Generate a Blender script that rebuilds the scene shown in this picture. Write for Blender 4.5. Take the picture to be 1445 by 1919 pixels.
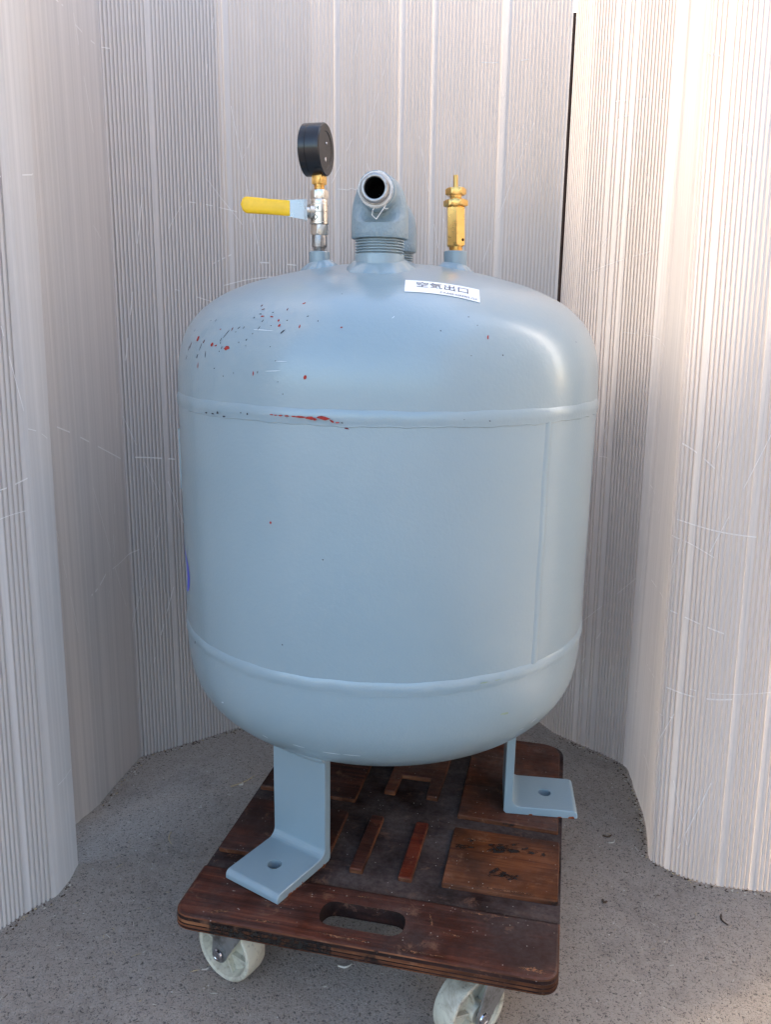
import bpy, bmesh, math, random
from mathutils import Vector, Matrix, noise as mnoise

# ------------------------------------------------------------------ camera, world, sun, exposure
SC = bpy.context.scene
for o in list(bpy.data.objects):
    bpy.data.objects.remove(o, do_unlink=True)
COL = SC.collection
PI = math.pi
rad = math.radians

cam_d = bpy.data.cameras.new("camera")
cam_d.sensor_fit = 'VERTICAL'
cam_d.sensor_height = 24.0
cam_d.lens = 24.0 * 1525.75 / 1919.0
cam_d.clip_start = 0.02
cam_d.clip_end = 500.0
cam = bpy.data.objects.new("camera", cam_d)
COL.objects.link(cam)
_R = Vector((0.99987, 0.00046, 0.01556))
_U = Vector((-0.01525, 0.22476, 0.97430))
_F = Vector((0.00305, 0.97441, -0.22479))
cam.matrix_world = Matrix(((_R.x, _U.x, -_F.x, -0.00372), (_R.y, _U.y, -_F.y, -1.00658),
                           (_R.z, _U.z, -_F.z, 0.74451), (0, 0, 0, 1)))
SC.camera = cam

SUN_AZ, SUN_EL = rad(60.5), rad(33)          # azimuth from +Y towards +X
wd = bpy.data.worlds.new("World")
SC.world = wd
wd.use_nodes = True
wn = wd.node_tree
sky = wn.nodes.new("ShaderNodeTexSky")
sky.sky_type = 'NISHITA'
sky.sun_disc = False
sky.sun_elevation = SUN_EL
sky.sun_rotation = SUN_AZ
sky.dust_density = 3.0
sky.ozone_density = .6
wn.links.new(sky.outputs[0], wn.nodes["Background"].inputs[0])
wn.nodes["Background"].inputs[1].default_value = 0.15

sun_d = bpy.data.lights.new("sun", 'SUN')
sun_d.energy = 1.05
sun_d.angle = rad(10)
sun_d.color = (1.0, 0.85, 0.68)
sun = bpy.data.objects.new("sun", sun_d)
COL.objects.link(sun)
sdir = Vector((math.sin(SUN_AZ) * math.cos(SUN_EL), math.cos(SUN_AZ) * math.cos(SUN_EL), math.sin(SUN_EL)))
sun.rotation_euler = sdir.to_track_quat('Z', 'Y').to_euler()
sun.location = sdir * 6

SC.view_settings.view_transform = 'Standard'
SC.view_settings.look = 'None'
SC.view_settings.exposure = 2.45
SC.view_settings.gamma = 1.0
SC.view_settings.use_curve_mapping = False
SC.cycles.use_denoising = True
SC.cycles.use_adaptive_sampling = True
SC.cycles.adaptive_threshold = .02
SC.cycles.max_bounces = 8
SC.cycles.transparent_max_bounces = 24
SC.cycles.diffuse_bounces = 4
SC.cycles.transmission_bounces = 8
SC.cycles.caustics_reflective = False
SC.cycles.caustics_refractive = False

rng = random.Random(7)

# ------------------------------------------------------------------ materials
def nt_new(name):
    m = bpy.data.materials.new(name)
    m.use_nodes = True
    nt = m.node_tree
    return m, nt, nt.nodes["Principled BSDF"], nt.nodes["Material Output"]

def N(nt, kind, **kw):
    n = nt.nodes.new("ShaderNode" + kind)
    for k, v in kw.items():
        if k == 'ins':
            for a, b in v.items():
                n.inputs[a].default_value = b
        else:
            setattr(n, k, v)
    return n

def coords(nt, scale=(1, 1, 1), rot=(0, 0, 0), out='Object'):
    tc = N(nt, "TexCoord")
    mp = N(nt, "Mapping")
    mp.inputs['Scale'].default_value = scale
    mp.inputs['Rotation'].default_value = rot
    nt.links.new(tc.outputs[out], mp.inputs[0])
    return mp.outputs[0]

def noise(nt, vec, scale, detail=4, rough=.55, dist=0):
    n = N(nt, "TexNoise", ins={'Scale': scale, 'Detail': detail, 'Roughness': rough, 'Distortion': dist})
    nt.links.new(vec, n.inputs['Vector'])
    return n.outputs[0]

def ramp(nt, fac, stops, interp='LINEAR'):
    n = N(nt, "ValToRGB")
    n.color_ramp.interpolation = interp
    el = n.color_ramp.elements
    while len(el) < len(stops):
        el.new(.5)
    for e, (p, c) in zip(el, stops):
        e.position = p
        e.color = (c if not isinstance(c, (int, float)) else (c, c, c)) + ((1,) if not isinstance(c, (int, float)) else (1,)) if isinstance(c, tuple) else (c, c, c, 1)
    nt.links.new(fac, n.inputs[0])
    return n.outputs[0]

def mix(nt, fac, a, b, mode='MIX'):
    n = N(nt, "MixRGB", blend_type=mode)
    for i, v in ((0, fac), (1, a), (2, b)):
        if hasattr(v, 'is_linked') or hasattr(v, 'links'):
            nt.links.new(v, n.inputs[i])
        else:
            n.inputs[i].default_value = v if i == 0 else (tuple(v) + (1,) if not isinstance(v, (int, float)) else (v, v, v, 1))
    return n.outputs[0]

def bump(nt, h, strength, dist, bs, prev=None):
    b = N(nt, "Bump", ins={'Strength': strength, 'Distance': dist})
    nt.links.new(h, b.inputs['Height'])
    if prev is not None:
        nt.links.new(prev, b.inputs['Normal'])
    if bs is not None:
        nt.links.new(b.outputs[0], bs.inputs['Normal'])
    return b.outputs[0]

def mat_paint(name, col, rough=.33, peel=.10, pscale=420):
    m, nt, bs, _ = nt_new(name)
    v = coords(nt, out='Object')
    big = noise(nt, v, 5, 2)
    c = mix(nt, ramp(nt, big, [(.25, 0.0), (.8, 1.0)]), tuple(x * .97 for x in col), tuple(min(1, x * 1.03) for x in col))
    nt.links.new(c, bs.inputs['Base Color'])
    bs.inputs['Roughness'].default_value = rough
    bs.inputs['IOR'].default_value = 1.5
    bs.inputs['Coat Weight'].default_value = .55
    bs.inputs['Coat IOR'].default_value = 1.5
    bs.inputs['Coat Roughness'].default_value = .20 if peel < .3 else .35
    b1 = bump(nt, noise(nt, v, pscale, 2), peel, .0008 if peel < .3 else .0018, None)
    bump(nt, noise(nt, v, 11, 1), .10, .004, bs, b1)
    return m

def mat_metal(name, col, rough=.3, metal=1.0, bs_scale=300, bstr=.03, dirt=None):
    m, nt, bs, _ = nt_new(name)
    v = coords(nt)
    n1 = noise(nt, v, 120, 5)
    c = mix(nt, ramp(nt, n1, [(.30, 0.0), (.60, 1.0)]), tuple(x * .85 for x in col), col)
    if dirt:
        n2 = noise(nt, v, 55, 6, .7)
        c = mix(nt, ramp(nt, n2, [(.52, 0.0), (.68, .8)]), c, dirt)
    nt.links.new(c, bs.inputs['Base Color'])
    bs.inputs['Metallic'].default_value = metal
    nt.links.new(ramp(nt, n1, [(.3, rough * .8), (.8, rough * 1.4)]), bs.inputs['Roughness'])
    bump(nt, noise(nt, v, bs_scale, 3), bstr, .0006, bs)
    return m

def mat_plain(name, col, rough=.6, spec=.5, var=.12, scale=200):
    m, nt, bs, _ = nt_new(name)
    v = coords(nt)
    n1 = noise(nt, v, scale, 4)
    c = mix(nt, ramp(nt, n1, [(.3, 0.0), (.7, 1.0)]), tuple(x * (1 - var) for x in col), tuple(min(1, x * (1 + var)) for x in col))
    nt.links.new(c, bs.inputs['Base Color'])
    bs.inputs['Roughness'].default_value = rough
    bs.inputs['Specular IOR Level'].default_value = spec
    return m

def mat_wood(name, c_dark, c_mid, c_light, dust=.25, rough=.42, stain=0.0, seed=0.0, dustcol=(.16, .14, .13)):
    m, nt, bs, _ = nt_new(name)
    tc = N(nt, "TexCoord")
    mp = N(nt, "Mapping")
    mp.inputs['Location'].default_value = (seed, seed * .37, 0)
    nt.links.new(tc.outputs['Object'], mp.inputs[0])
    v = mp.outputs[0]
    mp2 = N(nt, "Mapping")
    mp2.inputs['Scale'].default_value = (3.0, 60, 60)
    nt.links.new(v, mp2.inputs[0])
    g = noise(nt, mp2.outputs[0], 3.0, 8, .62, .6)
    c = ramp(nt, g, [(.28, c_dark), (.52, c_mid), (.78, c_light)])
    blot = noise(nt, v, 13, 6, .6)
    c = mix(nt, ramp(nt, blot, [(.40, 0.0), (.60, .9)]), c, tuple(x * .28 for x in c_mid))
    # worn pale scuffs
    sc1 = noise(nt, v, 34, 8, .72, .4)
    c = mix(nt, ramp(nt, sc1, [(.58, 0.0), (.70, .6)]), c, (.24, .115, .065))
    # grey dust and grime
    d1 = noise(nt, v, 9, 7, .65)
    d2 = noise(nt, v, 150, 4, .7)
    df = mix(nt, 1.0, ramp(nt, d1, [(.36, 0.0), (.72, dust * 2.2)]), ramp(nt, d2, [(.25, .35), (.7, 1.0)]), 'MULTIPLY')
    c = mix(nt, df, c, dustcol)
    # pale specks
    vo = N(nt, "TexVoronoi", ins={'Scale': 190.0, 'Randomness': 1.0})
    nt.links.new(v, vo.inputs['Vector'])
    spk = mix(nt, 1.0, ramp(nt, vo.outputs['Distance'], [(.07, 1.0), (.15, 0.0)]),
              ramp(nt, noise(nt, v, 70, 2), [(.57, 0.0), (.62, 1.0)]), 'MULTIPLY')
    c = mix(nt, spk, c, (.42, .38, .34))
    if stain:
        s1 = noise(nt, v, 26, 6, .6, .5)
        c = mix(nt, ramp(nt, s1, [(.60, 0.0), (.66, stain)]), c, (.012, .010, .009))
    nt.links.new(c, bs.inputs['Base Color'])
    nt.links.new(ramp(nt, d1, [(.3, rough), (.7, min(1, rough + .3))]), bs.inputs['Roughness'])
    bs.inputs['Specular IOR Level'].default_value = .12
    b1 = bump(nt, g, .4, .0015, None)
    bump(nt, sc1, .6, .002, bs, b1)
    return m

PAINT = mat_paint("blue_grey_paint", (.232, .312, .348), .32, .22, 280)
PAINT_ROUGH = mat_paint("blue_grey_paint_cast", (.205, .280, .318), .48, .8, 300)
BRASS = mat_metal("brass", (.80, .50, .16), .30)
BRASS_D = mat_metal("brass_dull", (.66, .42, .13), .36)
NICKEL = mat_metal("nickel_plate", (.72, .66, .58), .30)
STEEL = mat_metal("zinc_steel", (.36, .40, .44), .30)
STEEL_OLD = mat_metal("old_galvanised", (.36, .36, .35), .48, .85, dirt=(.10, .09, .07))
IRON = mat_metal("iron_casting", (.40, .39, .38), .42, bs_scale=420, bstr=.7, dirt=(.06, .05, .05))
CHROME = mat_metal("bolt_chrome", (.55, .56, .60), .16)
BLACK = mat_plain("black_enamel", (.010, .010, .012), .22, .5, .1)
BLACK_M = mat_plain("black_back", (.035, .031, .030), .5, .4, .1)
HOLE = mat_plain("dark_inside", (.006, .006, .007), .8, .2)
YELLOW = mat_plain("yellow_vinyl", (.88, .53, .012), .35, .5, .05)
WHITE = mat_plain("sticker_white", (.86, .86, .85), .45, .4, .02)
INK = mat_plain("sticker_ink", (.02, .016, .05), .5, .3, .05)
REDOX = mat_plain("red_primer", (.32, .036, .028), .75, .2, .35, 500)
CHIPD = mat_plain("dark_chip", (.035, .035, .045), .7, .2, .3, 500)
CHIPM = mat_plain("maroon_chip", (.12, .022, .028), .7, .2, .3, 500)
CHIPW = mat_plain("pale_scuff", (.55, .62, .66), .6, .3, .1)
CHIPG = mat_plain("green_smear", (.25, .32, .24), .7, .2, .1)
BLUEINK = mat_plain("blue_marker", (.09, .10, .56), .45, .4, .12)
PLATEB = mat_plain("name_plate", (.22, .31, .42), .4, .5, .05)
RUST = mat_plain("rust", (.20, .055, .022), .85, .1, .4, 300)
FIBRE = mat_plain("white_fibre", (.80, .78, .74), .8, .2, .05)
STRAW = mat_plain("straw", (.46, .36, .22), .8, .2, .2, 300)
TWIG = mat_plain("twig", (.085, .055, .038), .85, .2, .2, 300)
CHAFF = mat_plain("chaff", (.55, .50, .42), .8, .2, .2, 300)

STAIN = mat_plain("oil_stain", (.013, .010, .008), .6, .3, .3, 200)
def ragged(m, scale, lo, hi):
    nt = m.node_tree
    a = ramp(nt, noise(nt, coords(nt), scale, 6, .7), [(lo, 0.0), (hi, 1.0)])
    nt.links.new(a, nt.nodes["Principled BSDF"].inputs['Alpha'])
ragged(STAIN, 120, .40, .56)
SCUFF = mat_plain("pale_wood_score", (.21, .10, .055), .8, .1, .3, 300)
ragged(SCUFF, 160, .42, .60)

def mat_nylon():
    m, nt, bs, _ = nt_new("ivory_nylon")
    v = coords(nt)
    n1 = noise(nt, v, 34, 7, .72, .5)
    c = mix(nt, ramp(nt, n1, [(.45, 0.0), (.64, .85)]), (.60, .555, .43), (.27, .215, .155))
    n2 = noise(nt, v, 160, 5, .7)
    c = mix(nt, ramp(nt, n2, [(.58, 0.0), (.70, .6)]), c, (.08, .062, .05))
    n3 = noise(nt, v, 18, 3)
    c = mix(nt, ramp(nt, n3, [(.4, 0.0), (.7, .25)]), c, (.42, .40, .32))
    nt.links.new(c, bs.inputs['Base Color'])
    bs.inputs['Roughness'].default_value = .42
    bs.inputs['Subsurface Weight'].default_value = .15
    bs.inputs['Subsurface Radius'].default_value = (.004, .004, .003)
    bump(nt, n2, .2, .001, bs)
    return m
NYLON = mat_nylon()

WOOD_TOP = mat_wood("wood_top", (.018, .005, .003), (.084, .022, .011), (.185, .056, .027), .17)
WOOD_ORANGE = mat_wood("wood_orange", (.055, .014, .005), (.150, .045, .014), (.22, .080, .030), .14, .55, .0, 3.1)
WOOD_BACK = mat_wood("wood_back", (.05, .012, .005), (.135, .038, .014), (.21, .075, .032), .28, .55, .0, 8.3)
WOOD_RED = mat_wood("wood_red", (.06, .008, .004), (.135, .022, .009), (.18, .04, .018), .05, .4, .25, 5.7)
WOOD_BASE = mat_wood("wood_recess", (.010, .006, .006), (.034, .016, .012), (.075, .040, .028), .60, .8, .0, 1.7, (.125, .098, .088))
WOOD_EDGE = mat_wood("wood_edge", (.05, .014, .007), (.16, .055, .022), (.34, .15, .065), .05, .6, .85, 2.2)
WOOD_EDGE_D = mat_wood("wood_edge_dark", (.010, .004, .003), (.035, .012, .008), (.07, .026, .015), .08, .6, .5, 4.4)

# hollow plastic sheet: transparent skin with haze, webs of whitish translucent plastic
def mat_sheet(name, col, clear, trans, rough=.22, gloss=.5, sscale=22, slo=.94):
    m, nt, bs, out = nt_new(name)
    v = coords(nt, (1, 1, .25))
    n1 = noise(nt, v, 5, 6, .6)
    c = mix(nt, ramp(nt, n1, [(.35, 0.0), (.75, 1.0)]), tuple(x * .94 for x in col), col)
    n2 = noise(nt, v, 3.2, 7, .65, .3)
    c = mix(nt, ramp(nt, n2, [(.60, 0.0), (.78, .35)]), c, (.50, .45, .38))
    vs = coords(nt, (1, 1, .0006))
    st = noise(nt, vs, sscale, 2, .5)
    c = mix(nt, 1.0, c, ramp(nt, st, [(.30, slo), (.70, 1.0)]), 'MULTIPLY')
    nt.links.new(c, bs.inputs['Base Color'])
    bs.inputs['Roughness'].default_value = rough
    bs.inputs['Specular IOR Level'].default_value = gloss
    tl = N(nt, "BsdfTranslucent")
    nt.links.new(c, tl.inputs[0])
    ms = N(nt, "MixShader")
    ms.inputs[0].default_value = trans
    nt.links.new(bs.outputs[0], ms.inputs[1])
    nt.links.new(tl.outputs[0], ms.inputs[2])
    if clear > 0:
        tr = N(nt, "BsdfTransparent")
        m2 = N(nt, "MixShader")
        m2.inputs[0].default_value = clear
        nt.links.new(ms.outputs[0], m2.inputs[1])
        nt.links.new(tr.outputs[0], m2.inputs[2])
        nt.links.new(m2.outputs[0], out.inputs[0])
    else:
        nt.links.new(ms.outputs[0], out.inputs[0])
    return m
SKIN = mat_sheet("sheet_skin", (.75, .695, .65), 0, .33, .30, .5)
SKIN_W = mat_sheet("sheet_skin_white", (.75, .695, .65), 0, .33, .3, .5, 120, .82)
WEB = mat_sheet("sheet_web", (.73, .67, .625), 0, .38, .4, .3)
BACKSKIN = mat_sheet("sheet_back", (.65, .588, .542), 0, .36, .35, .4)
SCRATCH = mat_sheet("sheet_scratch", (.92, .89, .86), 0, .35, .5, .3)
FENCE = mat_plain("dark_brown_board", (.035, .022, .018), .8, .2, .25, 30)

def mat_ground():
    m, nt, bs, _ = nt_new("asphalt")
    v = coords(nt)
    n_big = noise(nt, v, 2.2, 6, .6)
    c = mix(nt, ramp(nt, n_big, [(.3, 0.0), (.75, 1.0)]), (.32, .266, .218), (.43, .368, .310))
    n_st = noise(nt, v, 8, 5, .6, .4)
    c = mix(nt, ramp(nt, n_st, [(.52, 0.0), (.72, .5)]), c, (.15, .125, .105))
    n_mid = noise(nt, v, 60, 5, .65)
    c = mix(nt, ramp(nt, n_mid, [(.40, 0.0), (.75, .8)]), c, (.45, .385, .325))
    # dark pits, elongated by distortion
    pit = noise(nt, v, 330, 3, .62, 1.2)
    pf = ramp(nt, pit, [(.37, 1.0), (.45, 0.0)])
    c = mix(nt, mix(nt, 1.0, pf, (.86, .86, .86), 'MULTIPLY'), c, (.07, .060, .053))
    vo = N(nt, "TexVoronoi", ins={'Scale': 210.0})
    nt.links.new(v, vo.inputs['Vector'])
    c = mix(nt, ramp(nt, vo.outputs['Distance'], [(.10, .55), (.30, 0.0)]), c, (.45, .405, .36))
    vo2 = N(nt, "TexVoronoi", ins={'Scale': 75.0})
    nt.links.new(v, vo2.inputs['Vector'])
    spk = mix(nt, 1.0, ramp(nt, vo2.outputs['Distance'], [(.06, 1.0), (.10, 0.0)]),
              ramp(nt, noise(nt, v, 30, 3), [(.50, 0.0), (.58, 1.0)]), 'MULTIPLY')
    c = mix(nt, spk, c, (.62, .58, .52))
    nt.links.new(c, bs.inputs['Base Color'])
    bs.inputs['Roughness'].default_value = .82
    bs.inputs['Specular IOR Level'].default_value = .3
    b1 = bump(nt, pit, 1.0, .0035, None)
    bump(nt, n_mid, .5, .003, bs, b1)
    return m
GROUND = mat_ground()

# ------------------------------------------------------------------ mesh helpers
def link(o, parent=None):
    COL.objects.link(o)
    if parent is not None:
        o.parent = parent
    return o

def obj(name, verts, faces, mat, parent=None, smooth=False, mats=None, idx=None):
    me = bpy.data.meshes.new(name)
    me.from_pydata([tuple(v) for v in verts], [], faces)
    bm = bmesh.new()
    bm.from_mesh(me)
    bmesh.ops.recalc_face_normals(bm, faces=bm.faces)
    bm.to_mesh(me)
    bm.free()
    for mm in (mats or [mat]):
        me.materials.append(mm)
    if idx:
        for p, i in zip(me.polygons, idx):
            p.material_index = i
    if smooth:
        me.polygons.foreach_set("use_smooth", [True] * len(me.polygons))
        if smooth != 'all':
            try:
                me.set_sharp_from_angle(angle=rad(float(smooth) if smooth is not True else 35))
            except Exception:
                pass
    o = bpy.data.objects.new(name, me)
    return link(o, parent)

def empty(name, loc=(0, 0, 0), rz=0, parent=None):
    o = bpy.data.objects.new(name, None)
    o.location = loc
    o.rotation_euler = (0, 0, rz)
    o.empty_display_size = .05
    return link(o, parent)

def tag(o, label, cat, group=None):
    o["label"] = label
    o["category"] = cat
    if group:
        o["group"] = group
    return o

class MB:
    """collects pieces of one mesh"""
    def __init__(s):
        s.v, s.f, s.i = [], [], []
    def add(s, verts, faces, M=None, mi=0):
        k = len(s.v)
        s.v += [(M @ Vector(v)) if M is not None else Vector(v) for v in verts]
        s.f += [tuple(a + k for a in f) for f in faces]
        s.i += [mi] * len(faces)
        return s
    def build(s, name, mat, parent=None, smooth=False, mats=None):
        return obj(name, s.v, s.f, mat, parent, smooth, mats, s.i if mats else None)

def lathe(prof, seg=48, a0=0, a1=2 * PI, cap=False):
    closed = abs(a1 - a0 - 2 * PI) < 1e-6
    n = seg if closed else seg + 1
    v, f = [], []
    for r, z in prof:
        for k in range(n):
            a = a0 + (a1 - a0) * k / seg
            v.append((r * math.cos(a), r * math.sin(a), z))
    for j in range(len(prof) - 1):
        for k in range(seg):
            k2 = (k + 1) % n if closed else k + 1
            f.append((j * n + k, j * n + k2, (j + 1) * n + k2, (j + 1) * n + k))
    if cap:
        f.append(tuple(range(n)))
        f.append(tuple((len(prof) - 1) * n + k for k in range(n)))
    return v, f

def hexnut(r, z0, z1, ch=.0012, hole=None, n=6, rot=0):
    """hexagonal prism with the rounded corners a turned hex has: ring samples, chamfered ends"""
    per = 6
    v, f = [], []
    ap = r * math.cos(PI / n)
    def rr(a, lim):
        a = (a - rot) % (2 * PI / n) - PI / n
        return min(ap / math.cos(a), lim)
    tot = n * per
    rings = [(z0, ap * .985), (z0 + ch, r), (z1 - ch, r), (z1, ap * .985)]
    for z, lim in rings:
        for k in range(tot):
            a = rot + 2 * PI * k / tot
            q = rr(a, lim)
            v.append((q * math.cos(a), q * math.sin(a), z))
    for j in range(3):
        for k in range(tot):
            k2 = (k + 1) % tot
            f.append((j * tot + k, j * tot + k2, (j + 1) * tot + k2, (j + 1) * tot + k))
    f.append(tuple(range(tot)))
    f.append(tuple(3 * tot + k for k in range(tot)))
    return v, f

def tube(pts, r, seg=8, taper=None):
    v, f = [], []
    n = len(pts)
    pts = [Vector(p) for p in pts]
    prev = None
    for i, p in enumerate(pts):
        t = (pts[min(i + 1, n - 1)] - pts[max(i - 1, 0)]).normalized()
        up = Vector((0, 0, 1)) if abs(t.z) < .9 else Vector((1, 0, 0))
        if prev is not None:
            up = prev
        s = t.cross(up).normalized()
        u = s.cross(t).normalized()
        prev = u
        rr = r * (taper[i] if taper else 1)
        for k in range(seg):
            a = 2 * PI * k / seg
            v.append(p + (s * math.cos(a) + u * math.sin(a)) * rr)
    for i in range(n - 1):
        for k in range(seg):
            k2 = (k + 1) % seg
            f.append((i * seg + k, i * seg + k2, (i + 1) * seg + k2, (i + 1) * seg + k))
    f.append(tuple(range(seg)))
    f.append(tuple((n - 1) * seg + k for k in range(seg)))
    return v, f

def axis_matrix(loc, zdir, xhint=(0, 0, 1)):
    z = Vector(zdir).normalized()
    x = Vector(xhint)
    x = (x - z * x.dot(z)).normalized()
    y = z.cross(x)
    return Matrix(((x.x, y.x, z.x, loc[0]), (x.y, y.y, z.y, loc[1]), (x.z, y.z, z.z, loc[2]), (0, 0, 0, 1)))

def inset_poly(pts, d):
    """offset a CCW polygon inwards by d (per-vertex)"""
    n = len(pts)
    out = []
    for i in range(n):
        p0, p1, p2 = Vector(pts[i - 1]), Vector(pts[i]), Vector(pts[(i + 1) % n])
        e1, e2 = (p1 - p0).normalized(), (p2 - p1).normalized()
        n1, n2 = Vector((-e1.y, e1.x)), Vector((-e2.y, e2.x))
        b = (n1 + n2)
        b = b.normalized() if b.length > 1e-6 else n1
        c = max(.35, b.dot(n1))
        q = p1 + b * (d / c)
        out.append((q.x, q.y))
    return out

def slab(outline, profile):
    """stack of inset outlines: profile = [(z, inset), ...]; closed by caps"""
    v, f = [], []
    n = len(outline)
    for z, d in profile:
        for x, y in (inset_poly(outline, d) if d else outline):
            v.append((x, y, z))
    for j in range(len(profile) - 1):
        for k in range(n):
            k2 = (k + 1) % n
            f.append((j * n + k, j * n + k2, (j + 1) * n + k2, (j + 1) * n + k))
    f.append(tuple(range(n))[::-1])
    f.append(tuple((len(profile) - 1) * n + k for k in range(n)))
    return v, f

def round_poly(corners, seg=6):
    """corners: (x, y, radius) CCW -> rounded outline"""
    n = len(corners)
    out = []
    for i in range(n):
        p0, p1, p2 = (Vector(corners[j % n][:2]) for j in (i - 1, i, i + 1))
        r = corners[i][2]
        if r <= 0:
            out.append((p1.x, p1.y))
            continue
        a, b = (p0 - p1).normalized(), (p2 - p1).normalized()
        A, B = p1 + a * r, p1 + b * r
        for k in range(seg + 1):
            t = k / seg
            q = A * (1 - t) ** 2 + p1 * 2 * t * (1 - t) + B * t * t
            out.append((q.x, q.y))
    return out

def cut(o, cutter):
    md = o.modifiers.new("cut", 'BOOLEAN')
    md.operation = 'DIFFERENCE'
    md.solver = 'EXACT'
    md.material_mode = 'TRANSFER'
    md.object = cutter
    bpy.context.view_layer.update()
    dg = bpy.context.evaluated_depsgraph_get()
    me = bpy.data.meshes.new_from_object(o.evaluated_get(dg))
    o.modifiers.clear()
    bm = bmesh.new()
    bm.from_mesh(me)
    bmesh.ops.triangulate(bm, faces=[f for f in bm.faces if len(f.verts) > 4])
    bm.to_mesh(me)
    bm.free()
    me.polygons.foreach_set("use_smooth", [False] * len(me.polygons))
    old = o.data
    o.data = me
    bpy.data.meshes.remove(old)
    return o

def kill(o):
    bpy.data.objects.remove(o, do_unlink=True)

def text_mesh(body, size=1.0):
    c = bpy.data.curves.new("lettering", 'FONT')
    c.body = body
    c.size = size
    c.resolution_u = 3
    c.offset = -.003 if len(body) == 4 else 0
    o = bpy.data.objects.new("lettering", c)
    COL.objects.link(o)
    bpy.context.view_layer.update()
    dg = bpy.context.evaluated_depsgraph_get()
    me = bpy.data.meshes.new_from_object(o.evaluated_get(dg))
    v = [(p.co.x, p.co.y) for p in me.vertices]
    f = [tuple(p.vertices) for p in me.polygons]
    bpy.data.objects.remove(o, do_unlink=True)
    bpy.data.meshes.remove(me)
    return v, f

# ------------------------------------------------------------------ setting: ground
g = obj("ground", [(-40, -40, 0), (40, -40, 0), (40, 40, 0), (-40, 40, 0)], [(0, 1, 2, 3)], GROUND)
g["kind"] = "structure"

# ------------------------------------------------------------------ hollow plastic sheets around the tank
def resample(nodes, pitch, smooth):
    """polyline nodes (x, y, dx, dy) -> points every `pitch`; Catmull-Rom where smooth"""
    dense = []
    n = len(nodes)
    for i in range(n - 1):
        p0, p1, p2, p3 = nodes[max(i - 1, 0)], nodes[i], nodes[i + 1], nodes[min(i + 2, n - 1)]
        for k in range(24):
            t = k / 24
            if smooth:
                q = [0.5 * ((2 * b) + (-a + c) * t + (2 * a - 5 * b + 4 * c - d) * t * t + (-a + 3 * b - 3 * c + d) * t ** 3)
                     for a, b, c, d in zip(p0, p1, p2, p3)]
            else:
                q = [b + (c - b) * t for b, c in zip(p1, p2)]
            dense.append(q)
    dense.append(list(nodes[-1]))
    out = [dense[0]]
    acc = 0.0
    for a, b in zip(dense, dense[1:]):
        d = math.hypot(b[0] - a[0], b[1] - a[1])
        while acc + d >= pitch:
            t = (pitch - acc) / d
            a = [x + (y - x) * t for x, y in zip(a, b)]
            out.append(a)
            d = math.hypot(b[0] - a[0], b[1] - a[1])
            acc = 0.0
        acc += d
    return out

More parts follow.
